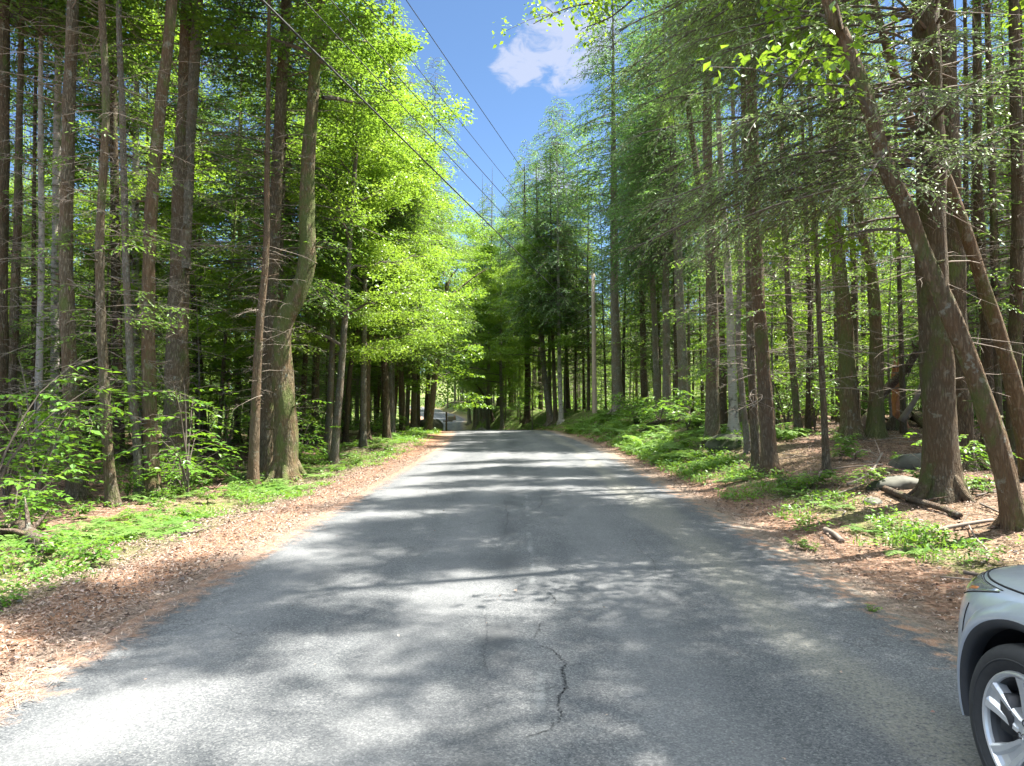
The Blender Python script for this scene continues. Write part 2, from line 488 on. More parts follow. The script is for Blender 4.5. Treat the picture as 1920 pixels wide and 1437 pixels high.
def ground_mat():
    m, nt, b = new_mat('forest_floor')
    tc = N(nt, 'ShaderNodeTexCoord').outputs['Object']
    lat = N(nt, 'ShaderNodeAttribute', attribute_name='lat').outputs['Fac']
    vo = N(nt, 'ShaderNodeTexVoronoi'); vo.inputs['Scale'].default_value = 17
    wn = N(nt, 'ShaderNodeTexNoise'); wn.inputs['Scale'].default_value = 9
    wv = N(nt, 'ShaderNodeVectorMath', operation='MULTIPLY_ADD')
    L(nt, tc, wn.inputs['Vector'])
    L(nt, wn.outputs[1], wv.inputs[0]); wv.inputs[1].default_value = (.16, .16, .16); L(nt, tc, wv.inputs[2])
    L(nt, wv.outputs[0], vo.inputs['Vector'])
    cell = N(nt, 'ShaderNodeSeparateColor'); L(nt, vo.outputs['Color'], cell.inputs[0])
    litter = ramp(nt, cell.outputs[0], [(0.0, (0.06, 0.036, 0.024)), (0.3, (0.13, 0.08, 0.052)), (0.55, (0.21, 0.135, 0.095)), (0.8, (0.30, 0.21, 0.15)), (1.0, (0.20, 0.095, 0.06))])
    n1 = noise(nt, tc, 1.1, 5, 0.6)
    n2 = noise(nt, tc, 5.0, 5, 0.65)
    n3 = noise(nt, tc, 45.0, 4, 0.7)
    soil = ramp(nt, n2, [(0.3, (0.05, 0.036, 0.026)), (0.6, (0.12, 0.085, 0.06))])
    sx = N(nt, 'ShaderNodeSeparateXYZ'); L(nt, tc, sx.inputs[0])
    c = mixc(nt, maprange(nt, n1, 0.38, 0.62), litter, soil)
    c = mixc(nt, 0.55, c, litter)
    green = ramp(nt, n3, [(0.3, (0.03, 0.06, 0.012)), (0.5, (0.07, 0.13, 0.022)), (0.7, (0.13, 0.20, 0.045))])
    # green belts along both verges
    aw = math_n(nt, 'ABSOLUTE', lat)
    belt = math_n(nt, 'MULTIPLY', maprange(nt, aw, 3.9, 4.8), maprange(nt, aw, 8.5, 5.6))
    sy = N(nt, 'ShaderNodeSeparateXYZ'); L(nt, tc, sy.inputs[0])
    nearr = math_n(nt, 'MULTIPLY', maprange(nt, lat, 4.6, 5.4), maprange(nt, sy.outputs[1], 22.0, 14.0))
    keepg = math_n(nt, 'SUBTRACT', 1.0, math_n(nt, 'MULTIPLY', nearr, 0.85))
    gm = math_n(nt, 'MULTIPLY', keepg, maprange(nt, math_n(nt, 'ADD', math_n(nt, 'MULTIPLY', belt, 0.5), n2), 0.72, 0.96))
    gm2 = math_n(nt, 'MULTIPLY', keepg, maprange(nt, n1, 0.72, 0.86))
    c = mixc(nt, math_n(nt, 'MULTIPLY', math_n(nt, 'MAXIMUM', gm, math_n(nt, 'MULTIPLY', gm2, 0.6)), 0.5), c, green)
    moss = math_n(nt, 'MULTIPLY', maprange(nt, sx.outputs[1], 30.0, 55.0), maprange(nt, n2, 0.35, 0.55))
    c = mixc(nt, math_n(nt, 'MULTIPLY', moss, 0.85), c, green)
    # needle strip on the shoulder
    fib = noise(nt, mapping(nt, tc, (40, 16, 40)), 1.4, 5, 0.75, 1.2)
    need = ramp(nt, fib, [(0.28, (0.11, 0.055, 0.03)), (0.5, (0.25, 0.13, 0.073)), (0.72, (0.42, 0.28, 0.185))])
    edge = math_n(nt, 'ADD', aw, math_n(nt, 'MULTIPLY', math_n(nt, 'SUBTRACT', n2, 0.5), 1.3))
    left = maprange(nt, lat, 0.0, -0.5)
    c = mixc(nt, math_n(nt, 'MULTIPLY', maprange(nt, edge, 4.7, 3.9), math_n(nt, 'ADD', math_n(nt, 'MULTIPLY', left, 0.65), 0.22)), c, need)
    sand = ramp(nt, n3, [(0.3, (0.12, 0.10, 0.08)), (0.7, (0.30, 0.26, 0.21))])
    c = mixc(nt, math_n(nt, 'MULTIPLY', maprange(nt, edge, 3.75, 3.25), 0.65), c, sand)
    L(nt, c, b.inputs['Base Color'])
    b.inputs['Roughness'].default_value = 0.95
    set_in(b, 'Specular IOR Level', 0.15)
    h = math_n(nt, 'ADD', math_n(nt, 'MULTIPLY', cell.outputs[1], 0.5), math_n(nt, 'MULTIPLY', n3, 0.8))
    bump_to(nt, b, h, 0.9, 0.03)
    return m

def road_mat():
    m, nt, b = new_mat('worn_asphalt')
    tc = N(nt, 'ShaderNodeTexCoord').outputs['Object']
    lat = N(nt, 'ShaderNodeAttribute', attribute_name='lat').outputs['Fac']
    g1 = noise(nt, tc, 120.0, 2, 0.7)
    g2 = noise(nt, tc, 42.0, 3, 0.7)
    vo = N(nt, 'ShaderNodeTexVoronoi'); vo.inputs['Scale'].default_value = 105
    L(nt, tc, vo.inputs['Vector'])
    vs = N(nt, 'ShaderNodeSeparateColor'); L(nt, vo.outputs['Color'], vs.inputs[0])
    big = noise(nt, mapping(nt, tc, (0.9, 0.28, 1)), 1.0, 5, 0.6)
    mid = noise(nt, mapping(nt, tc, (1, .55, 1)), 3.3, 5, 0.65)
    agg = math_n(nt, 'ADD', math_n(nt, 'MULTIPLY', g1, 0.5), math_n(nt, 'MULTIPLY', vs.outputs[0], 0.5))
    agg = math_n(nt, 'ADD', math_n(nt, 'MULTIPLY', agg, 0.7), math_n(nt, 'MULTIPLY', g2, 0.35))
    c = ramp(nt, agg, [(0.25, (0.036, 0.040, 0.043)), (0.45, (0.078, 0.083, 0.087)), (0.62, (0.116, 0.120, 0.122)), (0.85, (0.235, 0.236, 0.230))])
    tone = ramp(nt, big, [(0.32, (0.70, 0.72, 0.73)), (0.64, (1.12, 1.11, 1.09))])
    c = mixc(nt, 1.0, c, tone, 'MULTIPLY')
    tone2 = ramp(nt, mid, [(0.35, (0.88, 0.88, 0.89)), (0.65, (1.06, 1.06, 1.05))])
    c = mixc(nt, 1.0, c, tone2, 'MULTIPLY')
    # dark tar smears along the middle joint
    ml = math_n(nt, 'ABSOLUTE', math_n(nt, 'ADD', lat, math_n(nt, 'ADD', 0.17, math_n(nt, 'MULTIPLY', math_n(nt, 'SUBTRACT', mid, 0.5), 0.25))))
    sm = math_n(nt, 'MULTIPLY', maprange(nt, ml, 0.22, 0.03), maprange(nt, noise(nt, mapping(nt, tc, (.4, .5, 1), (0, 3.3, 0)), 1.3, 3), 0.47, 0.62))
    c = mixc(nt, math_n(nt, 'MULTIPLY', sm, 0.65), c, (0.05, 0.053, 0.055))
    for cxw in (-2.35, -.75, .95):
        wl_ = math_n(nt, 'ABSOLUTE', math_n(nt, 'ADD', lat, math_n(nt, 'ADD', -cxw, math_n(nt, 'MULTIPLY', math_n(nt, 'SUBTRACT', mid, 0.5), .5))))
        c = mixc(nt, math_n(nt, 'MULTIPLY', maprange(nt, wl_, .5, .1), 0.22), c, (0.19, 0.192, 0.19))
    # hairline alligator cracks in worn patches, and old darker repair patches
    hv = N(nt, 'ShaderNodeTexVoronoi', feature='DISTANCE_TO_EDGE'); hv.inputs['Scale'].default_value = 1.7
    hw = N(nt, 'ShaderNodeVectorMath', operation='MULTIPLY_ADD'); hn = N(nt, 'ShaderNodeTexNoise'); hn.inputs['Scale'].default_value = 3.5; hn.inputs['Detail'].default_value = 6
    L(nt, tc, hn.inputs['Vector']); L(nt, hn.outputs[1], hw.inputs[0]); hw.inputs[1].default_value = (.5, .5, .5); L(nt, tc, hw.inputs[2]); L(nt, hw.outputs[0], hv.inputs['Vector'])
    hm = math_n(nt, 'MULTIPLY', maprange(nt, hv.outputs[0], 0.014, 0.004), maprange(nt, noise(nt, tc, 0.45, 3), 0.50, 0.62))
    c = mixc(nt, math_n(nt, 'MULTIPLY', hm, 0.7), c, (0.045, 0.047, 0.048))
    st = maprange(nt, noise(nt, mapping(nt, tc, (1, .6, 1), (7, 2, 0)), 0.8, 5, 0.55), 0.60, 0.66)
    c = mixc(nt, math_n(nt, 'MULTIPLY', st, 0.28), c, (0.06, 0.064, 0.066))
    # thin pale old joint line
    jl = math_n(nt, 'ABSOLUTE', math_n(nt, 'ADD', lat, -0.12))
    jm = math_n(nt, 'MULTIPLY', maprange(nt, jl, 0.045, 0.015), maprange(nt, mid, 0.5, 0.65))
    c = mixc(nt, math_n(nt, 'MULTIPLY', jm, 0.2), c, (0.33, 0.34, 0.33))
    # dusty band on the right wheel line, and a fainter one at the left
    wob = math_n(nt, 'MULTIPLY', math_n(nt, 'SUBTRACT', big, 0.5), 1.2)
    dl = math_n(nt, 'ABSOLUTE', math_n(nt, 'ADD', math_n(nt, 'ADD', lat, -2.15), wob))
    dm = math_n(nt, 'MULTIPLY', maprange(nt, dl, 0.42, 0.05), maprange(nt, g2, 0.3, 0.6))
    c = mixc(nt, math_n(nt, 'MULTIPLY', dm, 0.5), c, (0.22, 0.21, 0.165))
    # grit and needles drifting on from the edges
    n2 = noise(nt, tc, 4.5, 6, 0.7)
    n4 = noise(nt, mapping(nt, tc, (60, 24, 40)), 1.2, 5, 0.75, 1.0)
    al = math_n(nt, 'ABSOLUTE', lat)
    e = math_n(nt, 'ADD', al, math_n(nt, 'MULTIPLY', math_n(nt, 'SUBTRACT', n2, 0.5), 1.2))
    e = math_n(nt, 'ADD', e, math_n(nt, 'MULTIPLY', math_n(nt, 'SUBTRACT', n4, 0.5), 0.5))
    need = ramp(nt, n4, [(0.3, (0.15, 0.07, 0.035)), (0.55, (0.31, 0.18, 0.11)), (0.75, (0.42, 0.34, 0.26))])
    grit = ramp(nt, n4, [(0.3, (0.075, 0.058, 0.042)), (0.55, (0.17, 0.14, 0.105)), (0.75, (0.30, 0.26, 0.20))])
    need = mixc(nt, math_n(nt, 'MULTIPLY', maprange(nt, lat, -0.5, 0.5), maprange(nt, n2, 0.62, 0.45)), need, grit)
    c = mixc(nt, math_n(nt, 'MULTIPLY', maprange(nt, e, 2.85, 3.2), 0.85), c, need)
    L(nt, c, b.inputs['Base Color'])
    b.inputs['Roughness'].default_value = 0.88
    set_in(b, 'Specular IOR Level', 0.3)
    bump_to(nt, b, agg, 0.55, 0.006)
    return m
M['ground'] = ground_mat()
M['road'] = road_mat()
M['crack'] = simple_mat('crack_filler', (0.035, 0.037, 0.038), 0.95, var=0.4)

# ------------------------------------------------------------------ ground and road
def grid_mesh(name, X, Y, Z, lat, mat):
    ny, nx = X.shape
    V = np.stack([X, Y, Z], -1).reshape(-1, 3).astype(np.float32)
    i = np.arange(ny - 1)[:, None]; j = np.arange(nx - 1)[None, :]
    Q = np.stack([i * nx + j, i * nx + j + 1, (i + 1) * nx + j + 1, (i + 1) * nx + j], -1).reshape(-1, 4)
    g = Geo(); g.add(V, Q)
    me = g.mesh(name, [mat])
    a = me.attributes.new('lat', 'FLOAT', 'POINT')
    a.data.foreach_set('value', lat.astype(np.float32).ravel())
    return me

def spaced(a, dense0, dense1, step, b, grow=1.09):
    lo, hi = [], []
    x, s = dense0, step
    while x > a:
        s *= grow; x -= s; lo.append(max(x, a))
    x, s = dense1, step
    while x < b:
        s *= grow; x += s; hi.append(min(x, b))
    return np.array(lo[::-1] + list(np.arange(dense0, dense1 + 1e-6, step)) + hi)

ys = spaced(-60, -4, 34, 0.16, 600)
us = spaced(-260, -13, 13, 0.16, 260)
U_, Y_ = np.meshgrid(us, ys)
X_ = U_ + road_c(Y_)
g_me = grid_mesh('ground', X_, Y_, ground_z(X_, Y_), U_, M['ground'])
tag(link('ground', g_me), kind='structure')

def road_edge(y, side):
    j = .05 * np.sin(y * 1.7 + side) + .04 * np.sin(y * 4.3 + side * 2) + .025 * np.sin(y * 9.1 + side * 5)
    return HALF + j
ry = spaced(-60, -4, 34, 0.12, 300)
tt = np.linspace(-1, 1, 49)
T_, RY = np.meshgrid(tt, ry)
RU = np.where(T_ < 0, T_ * road_edge(RY, 0), T_ * road_edge(RY, 1))
RX = RU + road_c(RY)
RZ = road_z(RY) + 0.012 - 0.03 * (np.abs(RU) / HALF) ** 2 + 0.006 * np.sin(RX * 2.1) * np.cos(RY * .8)
r_me = grid_mesh('road', RX, RY, RZ, RU, M['road'])
road = tag(link('road', r_me), kind='structure')

def road_top(x, y):
    u = x - float(road_c(y))
    return float(road_z(y)) + 0.012 - 0.03 * (abs(u) / HALF) ** 2 + 0.006 * math.sin(x * 2.1) * math.cos(y * .8)

def crack(pts_px, width, seed):
    r = random.Random(seed)
    P = []
    for (px, py) in pts_px:
        p = pix_ground(px, py); P.append((p[0], p[1]))
    P = catmull(np.array([[a, b_, 0] for a, b_ in P]), max(8, int(18 * len(P))))
    V, Q = [], []
    for i, p in enumerate(P):
        k = i / (len(P) - 1)
        w = width * (0.35 + 0.9 * r.random()) * (math.sin(math.pi * min(1, max(0.04, k))) ** .4)
        jx, jy = (r.random() - .5) * .03, (r.random() - .5) * .02
        for s in (-1, 1):
            x, y = p[0] + jx + s * w / 2, p[1] + jy
            V.append((x, y, road_top(x, y) + 0.004))
    Q = [(2 * i, 2 * i + 1, 2 * i + 3, 2 * i + 2) for i in range(len(P) - 1)]
    g = Geo(); g.add(V, Q)
    link('crack', g.mesh('crack', [M['crack']]), road)
crack([(1010, 1226), (1030, 1230), (1052, 1252), (1062, 1262), (1054, 1272), (1060, 1305), (1046, 1325), (1050, 1362), (1030, 1385)], .012, 1)
crack([(1030, 1385), (1010, 1396), (985, 1410)], .006, 2)
crack([(1026, 1122), (1040, 1134), (1042, 1142), (1028, 1152)], .008, 3)
crack([(1014, 1180), (1008, 1200), (1000, 1212)], .006, 4)
crack([(1006, 930), (1016, 942), (1012, 955), (1002, 962)], .012, 5)
crack([(1046, 1272), (1085, 1262), (1120, 1268)], .004, 7)
crack([(1050, 1300), (1010, 1312), (985, 1305)], .004, 8)
crack([(700, 1080), (735, 1062), (780, 1052), (800, 1035)], .005, 9)
crack([(1190, 1010), (1200, 1040), (1225, 1062), (1230, 1100)], .005, 10)
crack([(905, 1160), (915, 1200), (905, 1245), (918, 1290)], .005, 11)
crack([(930, 870), (960, 884), (1010, 880)], .012, 12)
crack([(945, 940), (952, 975), (946, 1010)], .01, 6)

# ------------------------------------------------------------------ foliage generators
def rot_dir(a, e):
    """unit vectors from azimuth a, elevation e"""
    return np.stack([np.cos(a) * np.cos(e), np.sin(a) * np.cos(e), np.sin(e)], -1)

def spray_branches(geo, H, A, Lb, seed, e0=0.12, droop=0.22, sp=0.075, ll=0.12, lw=0.046, twig_sp=0.17, start=0.18, trunk_r=0.08,
                   wood_mat=0, leaf_mat_i=1, thick=0.011, hang=0.25, tint0=0.25, fill=1.0):
    """conifer boughs: main axis, flat side twigs, small sprigs along the twigs"""
    g = np.random.default_rng(seed)
    B = len(H)
    k = 6
    S = np.linspace(0, 1, k)
    e = e0 + g.normal(0, .10, B)
    dr = droop * (0.7 + .6 * g.random(B))
    bend = g.normal(0, .16, B)
    def path(b, s):
        ang = A[b] + bend[b] * s
        r = trunk_r * .5 + Lb[b] * s
        z = H[b] + Lb[b] * (e[b] * s - dr[b] * s * s)
        return np.stack([np.cos(ang) * r, np.sin(ang) * r, z], -1)
    bi = np.repeat(np.arange(B), k); ss = np.tile(S, B)
    P = path(bi, ss).reshape(B, k, 3)
    R = (thick * (0.6 + Lb * .45))[:, None] * (1 - .85 * S)[None, :] + .003
    V, Q = tubes(P, R, 4)
    geo.add(V, Q, wood_mat)
    # side twigs
    m = np.maximum(2, (Lb / twig_sp).astype(int))
    tb = np.repeat(np.arange(B), m)
    ts = start + (1 - start) * g.random(len(tb)) ** 0.85
    keep = g.random(len(tb)) < fill
    tb, ts = tb[keep], ts[keep]
    side = np.where(g.random(len(tb)) < .5, 1, -1)
    base = path(tb, ts)
    ang = A[tb] + bend[tb] * ts * 1.6 + side * (0.75 + .35 * g.random(len(tb)))
    tl = (Lb[tb] * .42 * (1 - ts * .72) + .12) * (.6 + .6 * g.random(len(tb)))
    tip = (ts > .93)
    ang = np.where(tip, A[tb] + bend[tb] + g.normal(0, .3, len(tb)), ang)
    el = g.normal(-.06, .16, len(tb)) - hang * .5
    K = np.maximum(2, np.ceil(tl / sp).astype(int))
    lb = np.repeat(np.arange(len(tb)), K)
    idx = np.arange(len(lb)) - np.repeat(np.cumsum(K) - K, K)
    f = (idx + g.random(len(lb))) / K[lb]
    d = rot_dir(ang[lb], el[lb])
    C = base[lb] + d * (tl[lb] * f)[:, None]
    C[:, 2] -= hang * tl[lb] * f * f * .8
    C += g.normal(0, .012, C.shape)
    s2 = np.where(idx % 2 == 0, 1, -1)
    la = ang[lb] + s2 * (.55 + .5 * g.random(len(lb))) * (f < .93)
    le = el[lb] - hang * .7 * f + g.normal(0, .25, len(lb))
    U = rot_dir(la, le)
    Nn = unit(np.stack([g.normal(0, .35, len(lb)), g.normal(0, .35, len(lb)), np.ones(len(lb))], -1))
    Ln = ll * (.65 + .7 * g.random(len(lb))) * (1.1 - .35 * f)
    V, Q = leaves(C, U, Nn, Ln, lw * (.8 + .5 * g.random(len(lb))))
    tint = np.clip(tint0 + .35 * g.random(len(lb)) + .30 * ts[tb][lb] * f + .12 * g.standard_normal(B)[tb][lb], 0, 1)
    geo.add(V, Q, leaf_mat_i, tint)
    # twig stems
    P = np.stack([base, base + rot_dir(ang, el) * tl[:, None] * .5, base + rot_dir(ang, el) * tl[:, None] * .95], 1)
    P[:, 2, 2] -= hang * tl * .7; P[:, 1, 2] -= hang * tl * .2
    V, Q = tubes(P, np.stack([np.full(len(tb), .005), np.full(len(tb), .0035), np.full(len(tb), .002)], 1), 3)
    geo.add(V, Q, wood_mat)

def conifer_crown(name, h0, h1, R, nb, seed, grain=1.0, mat='hem', low_taper=0.25, e0=0.12, droop=0.22, hang=0.25, fill=1.0, thick=.011):
    g = np.random.default_rng(seed)
    t = np.sort(g.random(nb))
    H = h0 + (h1 - h0) * t
    prof = np.minimum(1, (t + low_taper) / (low_taper + .12)) * (1 - t) ** .7 * .87 + .13
    Lb = R * prof * (.6 + .5 * g.random(nb))
    A = g.random(nb) * 6.283
    # cluster boughs a little in azimuth so that gaps open up
    A = A + .35 * np.sin(A * 3 + t * 9 + seed)
    geo = Geo()
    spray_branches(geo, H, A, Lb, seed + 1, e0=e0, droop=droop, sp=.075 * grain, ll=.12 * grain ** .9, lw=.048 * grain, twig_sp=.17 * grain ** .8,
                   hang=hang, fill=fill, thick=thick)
    return geo.mesh(name, [M['twig_dark'], M[mat]], smooth=False)

def dead_branches(name, h0, h1, R, nb, seed, r=.006):
    g = np.random.default_rng(seed)
    t = g.random(nb)
    H = h0 + (h1 - h0) * t
    Lb = R * (.25 + .75 * g.random(nb)) * (.5 + .6 * t)
    A = g.random(nb) * 6.283
    k = 6; S = np.linspace(0, 1, k)
    el = g.normal(.02, .18, nb); dr = .05 + .25 * g.random(nb)
    bend = g.normal(0, .35, nb)
    ang = A[:, None] + bend[:, None] * S[None]
    rr = Lb[:, None] * S
    P = np.stack([np.cos(ang) * rr, np.sin(ang) * rr, H[:, None] + Lb[:, None] * (el[:, None] * S - dr[:, None] * S ** 2)], -1)
    P += g.normal(0, .012, P.shape) * (S[None, :, None] > 0)
    Rr = (r * (.7 + .8 * g.random(nb)) * (.6 + .4 * Lb))[:, None] * (1 - .8 * S)[None]
    geo = Geo()
    V, Q = tubes(P, Rr, 4); geo.add(V, Q, 0)
    # side twigs
    m = 7
    bi = np.repeat(np.arange(nb), m); s = .25 + .72 * g.random(nb * m)
    fi = s * (k - 1); i0 = np.minimum(fi.astype(int), k - 2); fr = (fi - i0)[:, None]
    base = P[bi, i0] * (1 - fr) + P[bi, i0 + 1] * fr
    a2 = ang[bi, i0] + np.where(g.random(nb * m) < .5, 1, -1) * (.5 + .5 * g.random(nb * m))
    l2 = Lb[bi] * (.14 + .25 * g.random(nb * m))
    d = rot_dir(a2, g.normal(-.1, .3, nb * m))
    P2 = np.stack([base, base + d * l2[:, None] * .5 + g.normal(0, .015, base.shape), base + d * l2[:, None] + g.normal(0, .03, base.shape)], 1)
    P2[:, 2, 2] -= l2 * .15
    V, Q = tubes(P2, np.stack([np.full(nb * m, r * .45), np.full(nb * m, r * .3), np.full(nb * m, r * .15)], 1), 3)
    geo.add(V, Q, 0)
    return geo.mesh(name, [M['twig']], smooth=False)

def leaf_clusters(geo, Cc, rad_h, rad_v, per, seed, size=.1, mat_i=1, tint=None, droop=.25):
    """layers of broad leaves around cluster centres"""
    g = np.random.default_rng(seed)
    n = len(Cc) * per
    ci = np.repeat(np.arange(len(Cc)), per)
    rr = np.sqrt(g.random(n)) * (rad_h[ci] if hasattr(rad_h, '__len__') else rad_h)
    th = g.random(n) * 6.283
    off = np.stack([np.cos(th) * rr, np.sin(th) * rr, g.normal(0, 1, n) * rad_v * .5 - rr * .15], -1)
    C = Cc[ci] + off
    a = th + g.normal(0, .9, n)
    U = rot_dir(a, g.normal(-droop, .30, n))
    Nn = unit(np.stack([g.normal(0, .38, n), g.normal(0, .38, n), np.ones(n)], -1))
    Ln = size * (.65 + .7 * g.random(n))
    V, Q = leaves(C, U, Nn, Ln, Ln * (.55 + .25 * g.random(n)), fold=.15)
    base = g.random(len(Cc)) if tint is None else tint
    geo.add(V, Q, mat_i, np.clip(.15 + .45 * base[ci] + .4 * g.random(n), 0, 1))

def broad_crown(name, h0, h1, R, nl, seed, size=.1, per=70, mat='dec', cl_r=.55, spread=1.0, lean=(0, 0), bark='twig_dark', limb_r=.05, sub=7, flat=.16):
    g = np.random.default_rng(seed)
    geo = Geo()
    Cs, Rs = [], []
    for i in range(nl):
        t = (i + g.random()) / nl
        h = h0 + (h1 - h0) * t * .88
        a = i * 2.4 + g.normal(0, .5)
        el = .25 + .75 * t + g.normal(0, .12)
        Ll = R * (.55 + .5 * g.random()) * (1 - .45 * t ** 2) * spread
        k = 7; S = np.linspace(0, 1, k)
        ang = a + g.normal(0, .35) * S
        r = Ll * S * math.cos(el)
        z = h + Ll * S * math.sin(el) * .8 - .10 * Ll * S ** 2
        P = np.stack([np.cos(ang) * r + lean[0] * t, np.sin(ang) * r + lean[1] * t, z], -1)
        P[1:] += g.normal(0, .05, (k - 1, 3))
        V, Q = tubes(P, limb_r * (1.1 - .5 * t) * (1 - .85 * S) + .006, 5); geo.add(V, Q, 0)
        for j in range(sub):
            s = .25 + .75 * (j + g.random()) / sub
            fi = s * (k - 1); i0 = min(int(fi), k - 2); fr = fi - i0
            b0 = P[i0] * (1 - fr) + P[i0 + 1] * fr
            a2 = ang[i0] + (1 if j % 2 else -1) * (.6 + .5 * g.random())
            l2 = Ll * (.22 + .3 * g.random())
            d = rot_dir(np.array([a2]), np.array([g.normal(.1, .2)]))[0]
            P2 = np.stack([b0, b0 + d * l2 * .5 + [0, 0, .04], b0 + d * l2])
            V, Q = tubes(P2, np.array([limb_r * .28, limb_r * .18, .004]), 4); geo.add(V, Q, 0)
            nc = 2 + int(l2 / .7)
            for c in range(nc):
                f = .35 + .65 * (c + .5 * g.random()) / nc
                Cs.append(b0 + d * l2 * f + g.normal(0, .18, 3)); Rs.append(cl_r * (.6 + .7 * g.random()))
    Cs = np.array(Cs); Rs = np.array(Rs)
    # colour groups follow whole limbs
    tint = np.clip(.5 + .28 * np.sin(Cs[:, 0] * 1.1 + seed) * np.cos(Cs[:, 1] * 1.3) + .25 * g.standard_normal(len(Cs)), 0, 1)
    leaf_clusters(geo, Cs, Rs, flat, per, seed + 5, size=size, tint=tint)
    return geo.mesh(name, [M[bark], M[mat]], smooth=False)

def trunk_mesh(name, pts, radii, mat, n=12, seed=0, flare=0.6, ring=0.22, wob=.10):
    """pts in local metres from the base up"""
    pts = np.asarray(pts, dtype=float)
    total = float(np.linalg.norm(np.diff(pts, axis=0), axis=1).sum())
    m = max(6, int(total / ring))
    P = catmull(pts, m)
    d0 = np.r_[0, np.cumsum(np.linalg.norm(np.diff(pts, axis=0), axis=1))]
    d = np.r_[0, np.cumsum(np.linalg.norm(np.diff(P, axis=0), axis=1))]
    d = d / d[-1] * d0[-1]
    R = np.interp(d, d0, radii)
    hgt = d
    R = R * (1 + flare * np.exp(-hgt / .22) + .10 * np.exp(-hgt / 1.2))
    P = np.vstack([P[0] - [0, 0, .35], P]); R = np.r_[R[0] * 1.15, R]
    g = Geo()
    V, Q = tubes(P, R, n, wob=wob, seed=seed)
    g.add(V, Q)
    if n >= 14 and flare > 0:        # broken branch stubs and root spurs
        rg = np.random.default_rng(seed + 3)
        for i in range(int(rg.integers(7, 14))):
            k = int(rg.integers(4, max(6, min(len(P) - 2, 40)))); a = rg.random() * 6.283; ln = rg.uniform(.05, .28) + R[k]; rr_ = rg.uniform(.010, .026)
            d = np.array([math.cos(a), math.sin(a), rg.uniform(-.1, .45)])
            V, Q = tubes(np.stack([P[k] + d * R[k] * .7, P[k] + d * R[k] * 1.08, P[k] + d * ln, P[k] + d * (ln + .005)]), np.array([rr_ * 1.6, rr_ * 1.1, rr_ * .75, .001]), 6)
            g.add(V, Q)
        r0 = R[1] / (1 + flare)
        for i in range(6):
            a = i * 1.047 + rg.normal(0, .25); Lr = r0 * rg.uniform(1.1, 2.1)
            d = np.array([math.cos(a), math.sin(a), 0])
            Pr = np.stack([d * r0 * .55 + [0, 0, r0 * 1.9], d * r0 * 1.15 + [0, 0, r0 * .75], d * (r0 + Lr * .4) + [0, 0, r0 * .12], d * (r0 + Lr) - [0, 0, .12]])
            V, Q = tubes(catmull(Pr, 8), np.interp(np.linspace(0, 1, 8), [0, .4, 1], [r0 * .30, r0 * .34, r0 * .10]), 8, wob=.1, seed=seed + i)
            g.add(V, Q)
    return g.mesh(name, [M[mat]])

# ------------------------------------------------------------------ crown library (shared by copies)
LIB = {}
def lib(key, fn, *a, **k):
    LIB.setdefault(key, []).append(fn('crown', *a, **k))
for s in range(3):   # tall forest-grown hemlocks: live crown high up
    lib('high', conifer_crown, 8.0, 22.5, 3.1, 220, 100 + s, grain=1.2, low_taper=.35)
for s in range(4):   # open crowns that let the sun through
    lib('light', conifer_crown, 8.0, 20.0, 2.7, 95, 120 + s, grain=1.2, low_taper=.35, fill=.85)
for s in range(4):   # wisps of live twigs on near trunks
    lib('wisps', conifer_crown, 1.8, 10.0, 1.9, 24, 160 + s, grain=.85, low_taper=1, fill=1.0, hang=.3, thick=.005)
for s in range(3):   # road-edge hemlocks: heavy drooping boughs lower down
    lib('edge', conifer_crown, 5.0, 21.5, 3.9, 260, 200 + s, grain=1.15, mat='hem', droop=.30, hang=.38)
for s in range(2):   # dark spruce-like
    lib('dark', conifer_crown, 7.0, 23.0, 3.8, 300, 300 + s, grain=1.25, mat='hem_blue', droop=.34, hang=.5)
for s in range(3):   # understory hemlock
    lib('under', conifer_crown, 1.2, 8.0, 2.5, 75, 400 + s, grain=1.15, droop=.16, hang=.2, fill=.9)
for s in range(2):   # sparse low boughs on interior trunks
    lib('sparse', conifer_crown, 2.8, 13.0, 2.7, 95, 450 + s, grain=1.05, droop=.18, hang=.2, fill=.8)
for s in range(3):
    lib('far', conifer_crown, 3.5, 21.5, 3.3, 210, 500 + s, grain=2.1)
for s in range(3):   # broadleaved canopy
    lib('dec', broad_crown, 6.0, 18.5, 4.4, 17, 600 + s, size=.11, per=85, mat='dec', cl_r=.6)
for s in range(3):
    lib('dec_yel', broad_crown, 4.0, 15.0, 4.2, 18, 650 + s, size=.105, per=90, mat='dec_yel', cl_r=.6)
for s in range(3):   # young beech / maple poles with flat layers
    lib('young', broad_crown, 1.6, 8.5, 2.2, 15, 700 + s, size=.10, per=46, mat='dec', cl_r=.42, limb_r=.018, sub=5, flat=.07)
for s in range(2):
    lib('dec_far', broad_crown, 3.5, 17.0, 4.6, 14, 750 + s, size=.24, per=36, mat='dec_yel', cl_r=.75)
for s in range(4):
    LIB.setdefault('dead', []).append(dead_branches('dead_branches', 1.6, 9.5, 2.0, 60, 800 + s))
for s in range(2):
    LIB.setdefault('dead_long', []).append(dead_branches('dead_branches', 1.5, 11, 2.8, 85, 850 + s, r=.008))

